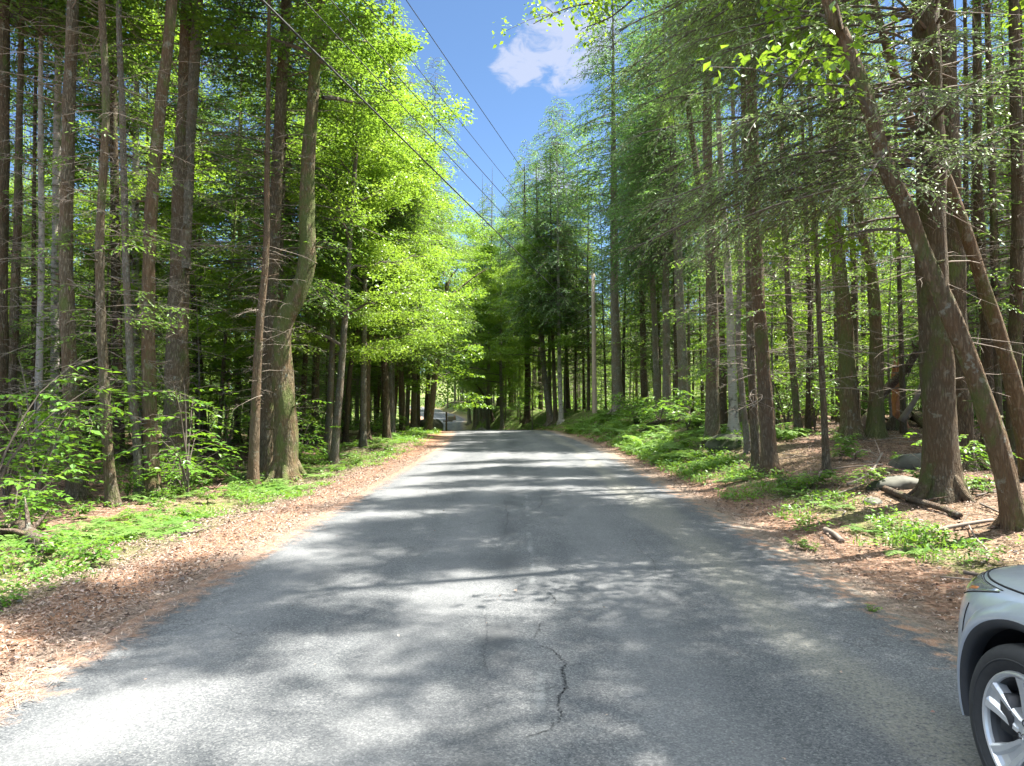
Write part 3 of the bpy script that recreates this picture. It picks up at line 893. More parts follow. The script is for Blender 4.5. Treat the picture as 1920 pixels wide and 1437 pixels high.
# trunks for copies: 22 m tall, unit radius scaled through x, y
def std_trunk(mat, seed, H=22, r=.15, n=9, curve=.25):
    g = np.random.default_rng(seed)
    k = 7
    z = np.linspace(0, H, k)
    x = np.cumsum(g.normal(0, curve * .35, k)); y = np.cumsum(g.normal(0, curve * .35, k)); x -= x[0]; y -= y[0]
    R = r * (1 - .93 * (z / H) ** 1.1)
    return trunk_mesh('trunk', np.stack([x * .5, y * .5, z], -1), R, mat, n=n, seed=seed, flare=.45, ring=.6)
TR = {}
for i, mt in enumerate(['bark', 'bark_dark', 'bark_grey', 'bark_red', 'bark_birch']):
    TR[mt] = [std_trunk(mt, 900 + 10 * i + s) for s in range(3)]
TRY = [std_trunk('bark_grey', 990 + s, H=9, r=.045, n=6, curve=.3) for s in range(3)]

# ------------------------------------------------------------------ the trees one can point at
# kind, name, category, bark, base pixel + trunk points upward (photo pixels), base width px, top width px, height m, crown keys, label
def px_trunk(pts, w0, w1, H, y0=None):
    if y0 is None:
        b = pix_ground(*pts[0]); y0 = b[1]
    W = [pix_at(px, py, y0) for px, py in pts]
    base = np.array([W[0][0], y0, gz(W[0][0], y0)])
    W[0] = base
    W = np.array(W)
    r0, r1 = w0 * y0 / FPX / 2, w1 * y0 / FPX / 2
    f = np.linspace(0, 1, len(W)) if len(W) < 3 else np.r_[0, np.cumsum(np.linalg.norm(np.diff(W, axis=0), axis=1))] / np.linalg.norm(np.diff(W, axis=0), axis=1).sum()
    R = r0 + (r1 - r0) * f
    if H > 0:
        top = W[-1]; d = W[-1] - W[-2]; d = d / np.linalg.norm(d)
        if top[2] < base[2] + H - 1:
            extra = base[2] + H - top[2]
            lean = d[:2] / max(.5, d[2]) * extra * .45
            W = np.vstack([W, top + [lean[0] * .55, lean[1] * .55, extra * .5], top + [lean[0], lean[1], extra]])
            R = np.r_[R, max(r1 * .6, .03), .02]
    return base, W - base, R

def place_tree(name, cat, bark, pts, w0, w1, H, crowns, label, y0=None, n=14, flare=.6, rzs=None, group=None, wob=.11):
    seed = hash(label) % 9999 if False else sum(map(ord, label)) % 9999
    base, Lp, R = px_trunk(pts, w0, w1, H, y0)
    if base[0] > 0 and base[1] < 33 and H > 18:
        base, Lp, R = px_trunk(pts, w0, w1, 18, y0)
    e = empty(name, tuple(base), 0, label, cat, group)
    link('trunk', trunk_mesh('trunk', Lp, R, bark, n=n, seed=seed, flare=flare, wob=wob), e)
    r = random.Random(seed)
    if base[1] < 26 and 'dead' in crowns and r.random() < .7: crowns = crowns + ['wisps']
    for key in list(crowns):
        sc = 1.0
        dz = 3.0 if (key == 'high' and base[1] < 24 and base[0] < 0) else 0.0
        if key in ('dec', 'dec_yel') and base[1] < 24: dz = 6.0
        if isinstance(key, tuple):
            key, sc, dz = key
        me = r.choice(LIB[key])
        # follow the lean of the stem at mid crown
        if key == 'high' and (base[0] < 0 or base[0] < 11) and r.random() < .75: key = 'light'
        sz = sc
        if base[0] > 0 and base[1] < 33 and key in ('high', 'light', 'dark', 'edge'):
            sz = .6; dz = 4.5
            if base[0] < 12 and base[1] < 28: sc = .42; sz = .45; dz = 7
        hm = {'high': 13, 'edge': 12, 'dark': 13, 'dec': 12, 'dec_yel': 9, 'young': 5, 'under': 4, 'dead': 5, 'dead_long': 5, 'sparse': 8, 'light': 13, 'wisps': 5, 'far': 12, 'dec_far': 10}[key] * sc + dz
        i = np.argmin(np.abs(Lp[:, 2] - hm))
        zz = np.clip(hm, Lp[0, 2], Lp[-1, 2])
        order = np.argsort(Lp[:, 2])
        lx = float(np.interp(zz, Lp[order, 2], Lp[order, 0])); ly = float(np.interp(zz, Lp[order, 2], Lp[order, 1]))
        # shear through a small tilt
        tilt = Euler((0, 0, r.random() * 6.28))
        link('dead_branches' if key.startswith('dead') else 'crown', me, e, (lx, ly, dz), tilt, (sc, sc, sz))
    PLACED.append((base[0], base[1]))
    return e, base, Lp, R
PLACED = []
T = place_tree
G1 = 'hemlocks with long bare trunks left of the road'
# left, from the frame edge inwards
T('hemlock_tree', 'tree', 'bark_dark', [(2, 905), (4, 480), (8, 240), (8, 0)], 22, 17, 22, ['dead', 'high'], 'dark trunk cut by the left edge of the photo')
T('hemlock_tree', 'tree', 'bark', [(13, 893), (18, 790), (31, 480), (36, 250)], 19, 12, 20, ['dead', 'high'], 'brown trunk next to the left edge, leaning slightly right as it rises')
T('hemlock_tree', 'tree', 'bark_dark', [(58, 868), (63, 700), (63, 480), (66, 200)], 9, 6, 18, ['dead', 'sparse'], 'thin dark trunk between the left edge and the big pair of dark hemlocks')
T('birch_tree', 'tree', 'bark_birch', [(69, 893), (73, 700), (78, 480), (76, 260)], 14, 9, 20, ['high'], 'slim trunk with pale upper bark standing close left of the big dark hemlock')
T('birch_tree', 'tree', 'bark_birch', [(103, 870), (103, 640), (104, 480), (108, 200), (112, 0)], 15, 12, 22, ['dec'], 'pale ringed birch half hidden behind the big dark hemlock on the left')
T('hemlock_tree', 'tree', 'bark', [(144, 935), (131, 705), (124, 480), (128, 240), (137, 0)], 28, 20, 23, ['dead_long', 'high'], 'big dark brown hemlock, its lower trunk lit in a pale strip on the right side')
T('hemlock_tree', 'tree', 'bark_dark', [(110, 862), (111, 760), (116, 640)], 17, 10, 19, ['dead', 'high'], 'black shadowed trunk directly left of the big brown hemlock')
T('hemlock_tree', 'tree', 'bark', [(212, 950), (203, 850), (196, 730), (187, 480), (199, 187), (191, 0)], 19, 12, 22, ['dead', 'high'], 'slim reddish trunk that stands nearest the left verge, before a dark trunk')
T('hemlock_tree', 'tree', 'bark_dark', [(224, 868), (221, 700), (217, 480), (213, 240), (212, 60)], 19, 13, 21, ['dead', 'high'], 'dark green shadowed trunk behind the slim reddish trunk')
T('maple_tree', 'tree', 'bark_grey', [(262, 932), (257, 830), (245, 690), (236, 480), (229, 200), (222, 0)], 15, 10, 20, ['dead', 'dec'], 'slim grey tree bending left as it rises, close beside the pale birch')
T('birch_tree', 'tree', 'bark_birch', [(262, 850), (257, 740), (254, 480), (255, 260)], 17, 11, 20, ['dec'], 'pale grey green birch with fine black rings, tight behind the slim grey tree')
T('maple_tree', 'tree', 'bark_patch', [(285, 930), (281, 770), (279, 480), (301, 200), (323, 0)], 26, 19, 21, ['dead', 'dec'], 'patchy moss and lichen trunk leaning right towards its top')
e, b, Lp, R = T('pine_tree', 'tree', 'bark', [(327, 900), (330, 780), (337, 480), (345, 230), (352, 0)], 46, 22, 24, ['dead_long', 'high'], 'thickest straight trunk on the left, white lichen spots, with a second stem from halfway up')
st = [pix_at(px, py, b[1]) - b for px, py in [(343, 480), (349, 380), (356, 240), (371, 0)]]
st = np.array(st + [st[-1] + [.3, 0, 9]])
link('stem', trunk_mesh('stem', st, [.17, .16, .15, .13, .02], 'bark_grey', seed=4, flare=0), e)
T('birch_tree', 'tree', 'bark_birch', [(313, 845), (307, 740), (289, 600), (284, 520)], 6, 4, 12, ['young'], 'very thin white sapling leaning left beside the thickest left trunk')
T('hemlock_tree', 'tree', 'bark_dark', [(381, 846), (372, 690), (364, 560), (362, 380)], 19, 12, 20, ['dead', 'high', 'sparse'], 'dark trunk in shade to the right of the thickest left trunk')
T('maple_tree', 'tree', 'bark', [(409, 852), (418, 700), (429, 552), (440, 420)], 8, 5, 14, ['young'], 'thin stem leaning right through the bright undergrowth on the left')
T('hemlock_tree', 'tree', 'bark_dark', [(445, 830), (446, 700), (448, 560)], 12, 9, 19, ['dead', 'high'], 'short looking dark trunk deep behind the bright undergrowth on the left')
T('hemlock_tree', 'tree', 'bark_red', [(474, 914), (479, 760), (488, 600), (499, 470), (501, 330)], 19, 10, 18, ['dead'], 'left stem of the pair of reddish trunks leaning on the curved tree')
T('hemlock_tree', 'tree', 'bark', [(498, 892), (503, 700), (511, 516), (523, 250), (532, 100), (537, 0)], 25, 19, 23, ['dead_long', 'high'], 'tall brown trunk right behind the curved mossy tree')
e, b, Lp, R = T('maple_tree', 'tree', 'bark_moss', [(535, 902), (536, 790), (528, 690), (532, 610), (560, 548), (576, 480), (576, 350), (590, 130), (601, 0)], 44, 16, 19, ['dec_yel'],
   'thick mossy trunk with a sharp S bend standing at the left verge', n=20)
T('hemlock_tree', 'tree', 'bark_dark', [(543, 842), (543, 600), (541, 400), (541, 234)], 15, 10, 21, ['sparse', 'high'], 'dark trunk seen in the crook behind the S bent tree')
T('hemlock_tree', 'tree', 'bark_dark', [(564, 843), (569, 740), (576, 610), (578, 500)], 11, 8, 20, ['dead', 'high'], 'narrow dark trunk just right of the S bent tree')
T('hemlock_tree', 'tree', 'bark', [(590, 832), (592, 720), (593, 600), (590, 420)], 15, 10, 21, ['dead', 'edge'], 'brown trunk a step right of the narrow dark one by the S bent tree')
T('hemlock_tree', 'tree', 'bark_dark', [(618, 826), (624, 690), (640, 560), (663, 470)], 11, 8, 17, ['dead', 'dec'], 'slanting dark trunk leaning towards the road on the left')
T('maple_tree', 'tree', 'bark_dark', [(648, 832), (656, 700), (676, 590), (684, 520)], 10, 7, 17, ['dec_yel'], 'second slanting trunk, beside the stout brown trunk on the left')
T('hemlock_tree', 'tree', 'bark_red', [(683, 829), (686, 714), (690, 580), (698, 470), (712, 380)], 19, 11, 21, ['dead', ('edge', 1.0, .5)], 'stout brown trunk near the left road edge at mid distance')
T('hemlock_tree', 'tree', 'bark_dark', [(707, 805), (712, 690), (713, 560)], 6, 5, 18, ['sparse'], 'thread thin trunk right of the stout brown one')
T('hemlock_tree', 'tree', 'bark', [(723, 806), (727, 680), (731, 590)], 7, 5, 18, ['sparse', 'far'], 'thin brown trunk halfway between the stout trunk and the leaning one')
T('hemlock_tree', 'tree', 'bark_red', [(737, 806), (747, 680), (750, 587)], 7, 5, 17, ['sparse'], 'thin reddish trunk tilting right on the left roadside')
T('hemlock_tree', 'tree', 'bark', [(774, 806), (777, 650), (783, 560)], 9, 7, 21, ['edge'], 'left one of two straight trunks in front of the boulder')
T('hemlock_tree', 'tree', 'bark_dark', [(784, 805), (784, 650), (788, 570)], 8, 6, 20, ['far'], 'right one of two straight trunks in front of the boulder')
e, b, Lp, R = T('maple_tree', 'tree', 'bark_moss', [(803, 811), (817, 697), (830, 613), (839, 530)], 13, 8, 0, [('young', 1.5, -1)], 'broken topped trunk leaning right over the boulder, with bare limbs')
lim = []
for pts in ([(838, 560), (858, 545), (888, 520), (916, 503)], [(838, 566), (862, 562), (882, 552), (892, 540)], [(834, 590), (815, 575), (800, 566)], [(838, 545), (845, 520), (862, 500)]):
    lim.append(catmull(np.array([pix_at(px, py, b[1] + .6 * i) - b for i, (px, py) in enumerate(pts)]), 7))
V, Q = tubes(np.array(lim), np.linspace(.09, .02, 7)[None].repeat(4, 0), 6)
g = Geo(); g.add(V, Q); link('limb', g.mesh('limb', [M['bark_dark']]), e)

# right of the road, far to near
T('maple_tree', 'tree', 'bark_grey', [(880, 796), (877, 720), (873, 660)], 7, 4, 12, [('young', 1.3, 0)], 'slim forked tree at the far bend, right beside the mailbox view')
T('maple_tree', 'tree', 'bark_dark', [(925, 790), (915, 755), (893, 722), (872, 708)], 5, 3, 0, [('young', .7, 0)], 'young tree arching left over the far bend')
T('hemlock_tree', 'tree', 'bark_dark', [(989, 792), (989, 680), (986, 560)], 12, 10, 21, ['dark'], 'dark straight trunk behind the pale leaning trunk at the end of the road')
T('maple_tree', 'tree', 'bark_grey', [(1032, 796), (1020, 690), (1013, 580), (1010, 520)], 11, 8, 19, ['dec_yel'], 'pale leaning trunk left of the utility pole')
T('hemlock_tree', 'tree', 'bark', [(1042, 793), (1038, 680), (1035, 570)], 8, 6, 20, ['dark'], 'straight brown trunk left of the utility pole, right of the leaning one')
T('birch_tree', 'tree', 'bark_birch', [(1052, 793), (1049, 680), (1047, 560)], 9, 6, 20, ['dark'], 'trunk with white foot left of the utility pole')
T('pine_tree', 'tree', 'bark_grey', [(1159, 778), (1156, 680), (1152, 547), (1151, 400)], 19, 13, 24, [('dark', 1.0, 4)], 'stout blue grey trunk next right of the utility pole', y0=40)
T('hemlock_tree', 'tree', 'bark_dark', [(1208, 772), (1206, 650), (1202, 480)], 13, 9, 22, ['dark'], 'dark trunk in shade between the blue grey trunk and the pale ones', y0=44)
T('pine_tree', 'tree', 'bark_grey', [(1233, 770), (1228, 620), (1221, 480), (1217, 370)], 12, 9, 23, ['dark'], 'leftmost of three pale trunks right of the utility pole', y0=37)
T('pine_tree', 'tree', 'bark_grey', [(1251, 782), (1249, 620), (1248, 480), (1247, 350)], 15, 11, 23, ['dark', 'dead'], 'middle one of three pale trunks right of the utility pole', y0=33)
T('pine_tree', 'tree', 'bark_grey', [(1284, 772), (1277, 620), (1271, 480), (1263, 320)], 19, 14, 24, ['dark', 'dead'], 'stoutest and rightmost of three pale trunks right of the utility pole', y0=30)
T('hemlock_tree', 'tree', 'bark', [(1336, 832), (1336, 650), (1333, 480), (1328, 340), (1326, 200)], 25, 16, 23, ['dead', ('dark', 1, 2)], 'tall straight grey brown trunk at the right verge where the ferns end')
T('hemlock_tree', 'tree', 'bark_dark', [(1354, 806), (1352, 650), (1344, 480), (1308, 330)], 18, 12, 22, ['dead', 'high'], 'shadowed trunk tight behind the tall grey brown one on the right')
T('birch_tree', 'tree', 'bark_birch', [(1376, 814), (1371, 650), (1363, 480), (1353, 347)], 17, 11, 21, ['high'], 'pale birch on the right with a mossy foot')
T('hemlock_tree', 'tree', 'bark_grey', [(1404, 850), (1394, 760), (1384, 640), (1388, 480), (1379, 330)], 11, 8, 19, ['dead', 'high'], 'slim bent trunk between the birch and the twin brown trunks')
T('hemlock_tree', 'tree', 'bark', [(1420, 882), (1409, 696), (1404, 480), (1398, 320)], 16, 12, 21, ['dead', 'high'], 'left one of the twin brown trunks on the right verge')
T('hemlock_tree', 'tree', 'bark_red', [(1444, 890), (1429, 653), (1418, 480), (1413, 284), (1405, 0)], 27, 16, 23, ['dead_long', ('edge', 1.0, 4)], 'right one of the twin brown trunks, thicker, with a reddish foot')
T('hemlock_tree', 'tree', 'bark', [(1497, 815), (1484, 650), (1474, 480), (1468, 330)], 13, 9, 21, ['dead_long', 'high'], 'slim trunk behind the bright green sapling on the right')
T('hemlock_tree', 'tree', 'bark_dark', [(1515, 812), (1516, 700), (1518, 560), (1510, 400)], 9, 7, 20, ['dead', 'high'], 'thin dark trunk close right of the slim trunk behind the sapling')
T('hemlock_tree', 'tree', 'bark', [(1550, 888), (1541, 696), (1531, 480), (1522, 300)], 12, 7, 16, ['dead_long'], 'thin reddish trunk standing alone in front on the leaf litter, full of dead twigs')
T('cedar_tree', 'tree', 'bark_moss', [(1596, 822), (1585, 620), (1571, 480), (1562, 350), (1560, 200)], 31, 19, 21, ['dead', 'high'], 'stout straight trunk on the right, left of the leaning dead log')
T('hemlock_tree', 'tree', 'bark_dark', [(1606, 800), (1603, 650), (1600, 480), (1590, 340)], 13, 10, 21, ['dead', 'high'], 'dark trunk squeezed behind the stout straight trunk on the right')
T('hemlock_tree', 'tree', 'bark_dark', [(1622, 790), (1620, 650), (1618, 500)], 9, 7, 20, ['dead', 'high'], 'thin black trunk between the two stout trunks by the leaning log')
T('cedar_tree', 'tree', 'bark_moss', [(1641, 822), (1643, 660), (1636, 520), (1617, 440), (1607, 360)], 27, 15, 20, ['dead', 'high'], 'furrowed trunk with the dead log leaning against it, bending left above')
big = T('pine_tree', 'tree', 'bark', [(1765, 935), (1760, 760), (1750, 560), (1744, 300), (1738, 120), (1735, 0)], 56, 46, 25, ['dead_long', 'high'], 'thickest trunk on the right, dark furrowed bark', n=20)
T('pine_tree', 'tree', 'bark_dark', [(1800, 880), (1795, 700), (1785, 480), (1778, 250), (1772, 60)], 44, 34, 24, ['high'], 'thick dark trunk half hidden behind the thickest one on the right', n=18)
lean = T('maple_tree', 'tree', 'bark_patch', [(1905, 992), (1878, 860), (1830, 710), (1789, 610), (1733, 480), (1704, 400), (1664, 317), (1624, 187), (1580, 67), (1554, 0)], 36, 25, 15, [('dec', .5, 6)],
  'long mossy trunk leaning far left across the thickest right trunk', n=20, flare=.35)
T('maple_tree', 'tree', 'bark_patch', [(1935, 905), (1914, 790), (1886, 670), (1854, 566), (1822, 470), (1774, 334), (1734, 260), (1690, 180)], 30, 16, 14, [('dec', .6, 5)], 'second leaning trunk, thinner, at the right edge of the photo', n=16, flare=.3)
T('hemlock_tree', 'tree', 'bark_dark', [(1852, 850), (1850, 640), (1835, 420), (1832, 100)], 20, 15, 22, ['dead', 'high'], 'straight dark trunk seen between the two leaning trunks')
T('hemlock_tree', 'tree', 'bark_dark', [(1812, 830), (1811, 500), (1811, 200)], 11, 8, 20, ['dead', 'sparse'], 'narrow trunk behind the gap right of the thickest right trunk')
T('hemlock_tree', 'tree', 'bark_dark', [(1897, 870), (1905, 600), (1908, 367), (1902, 77)], 24, 18, 22, ['dead', 'high'], 'dark trunk behind the second leaning trunk, near the right edge')
T('hemlock_tree', 'tree', 'bark', [(1876, 850), (1866, 620), (1862, 400), (1853, 100)], 13, 10, 21, ['dead', 'sparse'], 'brown bent trunk left of the dark one near the right edge')

# ------------------------------------------------------------------ the rest of the wood (copies)
fr = random.Random(5)
SHADER = False
PROTO = {}
def fill_tree(x, y, kind, bark, r, H, label, group, crowns):
    z = gz(x, y)
    e = empty(kind, (x, y, z), fr.random() * 6.28, label, 'tree', group)
    e.rotation_euler = (fr.gauss(0, .018), fr.gauss(0, .018), fr.random() * 6.28)
    young = H < 11
    if x > 0 and y < 33 and not young and not SHADER: H = min(H, 19)
    me = fr.choice(TRY if young else TR[bark])
    base_h, base_r = (9.0, .045) if young else (22.0, .15)
    key = (me.name, bark)
    if key not in PROTO:
        PROTO[key] = link('trunk', me, e)
        t = PROTO[key]
    else:
        t = PROTO[key].copy(); COL.objects.link(t); t.parent = e
    t.scale = (r / base_r, r / base_r, H / base_h * .92)
    for ck in crowns:
        if ck == 'high' and fr.random() < .6: ck = 'light'
        if x > 0 and x < 11 and y < 34 and ck in ('high', 'dark', 'edge'): ck = 'light'
        ref = 9.0 if ck in ('young', 'under') else (20.0 if ck.startswith('dec') else 22.0)
        sc = H / ref if not ck.startswith('dead') else 1.0
        me = fr.choice(LIB[ck])
        nm = 'dead_branches' if ck.startswith('dead') else 'crown'
        c = link(nm, me, e)
        c.rotation_euler = (0, 0, fr.random() * 6.28)
        w = sc * fr.uniform(.85, 1.15)
        c.scale = (w, w, sc)
        if SHADER: c.location = (0, 0, 1.5)
        if x > 0 and y < 33 and not SHADER and ck in ('high', 'light', 'dark', 'edge'):
            c.scale = (w, w, .6); c.location = (0, 0, 4.5 * sc)
            if x < 13 and fr.random() < .92: c.scale = (w * .5, w * .5, .4); c.location = (0, 0, 8.0 * sc)
    PLACED.append((x, y))

def free(x, y, dmin):
    if x > 0 and y < 46 and abs(x - .105 * y) < 2.7: return False
    return all((x - a) ** 2 + (y - b) ** 2 > dmin * dmin for a, b in PLACED)

NEAR_MIN = 1.5
def band(y):
    return 'near' if y < 22 else ('mid' if y < 45 else 'far')
BN = {'near': 'in front rows', 'mid': 'deeper in', 'far': 'far off'}
def scatter(n, xr, yr, side, pick, dmin=NEAR_MIN):
    done = 0; tries = 0
    while done < n and tries < n * 40:
        tries += 1
        y = fr.uniform(*yr); u = fr.uniform(*xr)
        x = u + float(road_c(y))
        if not free(x, y, dmin):
            continue
        # keep the front rows on the left open where the photo is open
        kind, bark, r, H, crowns, desc = pick(x, y)
        b = band(y)
        s = 'left' if u < 0 else 'right'
        fill_tree(x, y, kind, bark, r, H, f'{desc} {BN[b]}, {s} of the road', f'{desc.split(" ")[0]} {kind.replace("_", " ")}s {BN[b]} {s} of the road', crowns)
        done += 1

def pick_left(x, y):
    q = fr.random()
    if q < .42:
        return 'hemlock_tree', fr.choice(['bark', 'bark_dark', 'bark_red']), fr.uniform(.08, .15), fr.uniform(17, 22), ['dead', 'far' if y > 40 else 'high'] + (['sparse'] if fr.random() < .6 else []), 'slender hemlock with brown trunk'
    if q < .58:
        return 'hemlock_tree', 'bark_dark', fr.uniform(.05, .09), fr.uniform(14, 19), ['sparse'], 'thin hemlock with sparse boughs'
    if q < .80:
        return 'maple_tree', 'bark_grey', fr.uniform(.07, .13), fr.uniform(13, 19), [fr.choice(['dec', 'dec_yel']) if y < 55 else 'dec_far'], 'leafy maple with light crown'
    if q < .88:
        return 'beech_sapling', 'bark_grey', fr.uniform(.03, .05), fr.uniform(6, 10), ['young'], 'young beech with flat leaf layers'
    return 'hemlock_sapling', 'bark', fr.uniform(.035, .055), fr.uniform(6, 9.5), ['under'], 'small understory hemlock'

def pick_low(x, y):
    if fr.random() < .5:
        return 'beech_sapling', 'bark_grey', fr.uniform(.03, .05), fr.uniform(5, 10), ['young'], 'young beech with flat leaf layers'
    return 'hemlock_sapling', 'bark', fr.uniform(.035, .055), fr.uniform(5, 9.5), ['under'], 'small understory hemlock'

def pick_right(x, y):
    q = fr.random()
    if q < .55:
        return 'hemlock_tree', fr.choice(['bark', 'bark_dark', 'bark_dark', 'bark_grey']), fr.uniform(.07, .13), fr.uniform(18, 23), ['dead', 'far' if y > 40 else 'high'] + (['sparse'] if fr.random() < .3 else []), 'slender hemlock with brown trunk'
    if q < .75:
        return 'hemlock_tree', 'bark_dark', fr.uniform(.05, .08), fr.uniform(14, 19), ['dead'], 'bare thin hemlock with dead twigs'
    if q < .84:
        return 'maple_tree', 'bark_grey', fr.uniform(.06, .11), fr.uniform(14, 18), ['dec'], 'leafy maple with green crown'
    if q < .92:
        return 'beech_sapling', 'bark_grey', fr.uniform(.03, .045), fr.uniform(5, 8), ['young'], 'young beech with flat leaf layers'
    return 'hemlock_sapling', 'bark', fr.uniform(.035, .055), fr.uniform(6, 9), ['under'], 'small understory hemlock'

scatter(30, (-28, -9.5), (17, 34), 'left', pick_left)
scatter(34, (-28, -8.5), (16, 38), 'left', pick_low, 1.2)
scatter(26, (8, 26), (19, 44), 'right', pick_low, 1.2)
scatter(66, (-44, -6.5), (30, 62), 'left', pick_left)
scatter(32, (-60, -6), (60, 100), 'left', pick_left, 2.5)
scatter(46, (8.5, 27), (16, 34), 'right', pick_right, 1.3)
scatter(84, (5.5, 42), (32, 62), 'right', pick_right, 1.3)
scatter(30, (9, 60), (60, 105), 'right', pick_right, 2.5)
# light green edge trees that frame the gap of sky
def edge_left(x, y):
    return ('maple_tree', 'bark_grey', .13, fr.uniform(15, 20), ['dec_yel'], 'tall yellow green roadside maple') if fr.random() < .65 else \
           ('hemlock_tree', 'bark', .14, fr.uniform(17, 21), ['edge'], 'roadside hemlock with drooping boughs')
scatter(9, (-9.5, -5.6), (21, 48), 'left', edge_left, 1.8)
scatter(9, (-10, -5.0), (50, 95), 'left', edge_left, 2.0)
def edge_right(x, y):
    return ('spruce_tree', 'bark_dark', .15, fr.uniform(19, 23), ['dark'], 'roadside spruce with dark boughs') if fr.random() < .7 else \
           ('maple_tree', 'bark_grey', .12, fr.uniform(14, 17), ['dec'], 'tall green roadside maple')
scatter(48, (8, 26), (17, 40), 'right', lambda x, y: ('hemlock_tree', fr.choice(['bark', 'bark_dark', 'bark_dark']), fr.uniform(.035, .065), fr.uniform(12, 17), ['dead'], 'slim hemlock pole with dead twigs'), 1.0)
scatter(26, (-26, -8), (17, 40), 'left', lambda x, y: ('hemlock_tree', fr.choice(['bark', 'bark_dark']), fr.uniform(.035, .065), fr.uniform(12, 17), ['sparse'], 'slim hemlock pole with sparse boughs'), 1.0)
scatter(4, (8, 11), (28, 44), 'right', edge_right, 1.8)
scatter(50, (6, 34), (34, 76), 'right', lambda x, y: ('hemlock_tree', fr.choice(['bark', 'bark_dark', 'bark_grey']), fr.uniform(.05, .09), fr.uniform(14, 20), ['dead', 'dead_long'], 'bare hemlock pole with dead twigs'), 1.1)
scatter(5, (4.8, 9), (48, 95), 'right', edge_right, 2.0)
scatter(12, (3.9, 7), (52, 90), 'right', lambda x, y: ('beech_sapling', 'bark_grey', .045, fr.uniform(6, 10.5), ['young'], 'bright young beech'), 1.4)
# beyond the bend, closing the end of the view
def far_end(x, y):
    return ('maple_tree', 'bark_grey', .16, fr.uniform(13, 19), ['dec_far'], 'sunlit maple beyond the bend')
scatter(9, (4, 30), (96, 135), 'right', far_end, 3)
scatter(16, (-32, -5), (100, 150), 'left', far_end, 3)

scatter(6, (4.2, 8.5), (54, 80), 'right', lambda x, y: ('maple_tree', 'bark_grey', .16, fr.uniform(20, 24), ['dec_yel'], 'high maple inside the bend') if fr.random() < .6 else
        ('spruce_tree', 'bark_dark', .16, fr.uniform(21, 24), ['dark'], 'pointed spruce by the bend'), 2.0)
scatter(16, (4.2, 12), (82, 126), 'right', lambda x, y: ('maple_tree', 'bark_grey', .16, fr.uniform(22, 27), ['dec_yel'], 'high maple beyond the bend'), 2.2)
scatter(10, (-9, -4.8), (52, 98), 'left', lambda x, y: ('maple_tree', 'bark_grey', .15, fr.uniform(18, 23), ['dec_yel'], 'high maple on the outside of the far bend'), 2.0)
scatter(30, (-40, -6), (46, 100), 'left', pick_low, 1.5)
scatter(30, (6, 40), (46, 100), 'right', pick_low, 1.5)

scatter(9, (4.4, 9), (128, 165), 'right', lambda x, y: ('maple_tree', 'bark_grey', .18, fr.uniform(25, 29), ['dec_yel'], 'high maple ending the view'), 2.2)
# unseen trees added right of the frame so their crowns shade the road
SHADER = True
OFF = 'tree added outside the picture so its crown shades the near road'
for (x, y, H, ck, nm) in [(7.4, 5.0, 16, 'dec', 'maple_tree'), (6.6, 4.2, 18, 'light', 'hemlock_tree'), (5.3, 4.5, 18, 'high', 'hemlock_tree'), (5.9, 6.9, 18, 'light', 'hemlock_tree'), (7.6, 7.6, 19, 'light', 'hemlock_tree'), (8.2, 8.2, 21, 'light', 'hemlock_tree'), (10.8, 4.4, 16, 'dec', 'maple_tree'), (8.2, 1.2, 16, 'light', 'hemlock_tree'),
                          (7.4, -2.6, 17, 'dec', 'maple_tree'), (11.5, 7.6, 22, 'light', 'hemlock_tree'), (12.2, 1.5, 23, 'high', 'hemlock_tree'), (15, 6, 22, 'high', 'hemlock_tree'), (10.5, -4, 22, 'high', 'hemlock_tree')]:
    fill_tree(x, y, nm, 'bark_grey', .14, H, OFF, 'trees outside the picture on the right', [ck])
SHADER = False
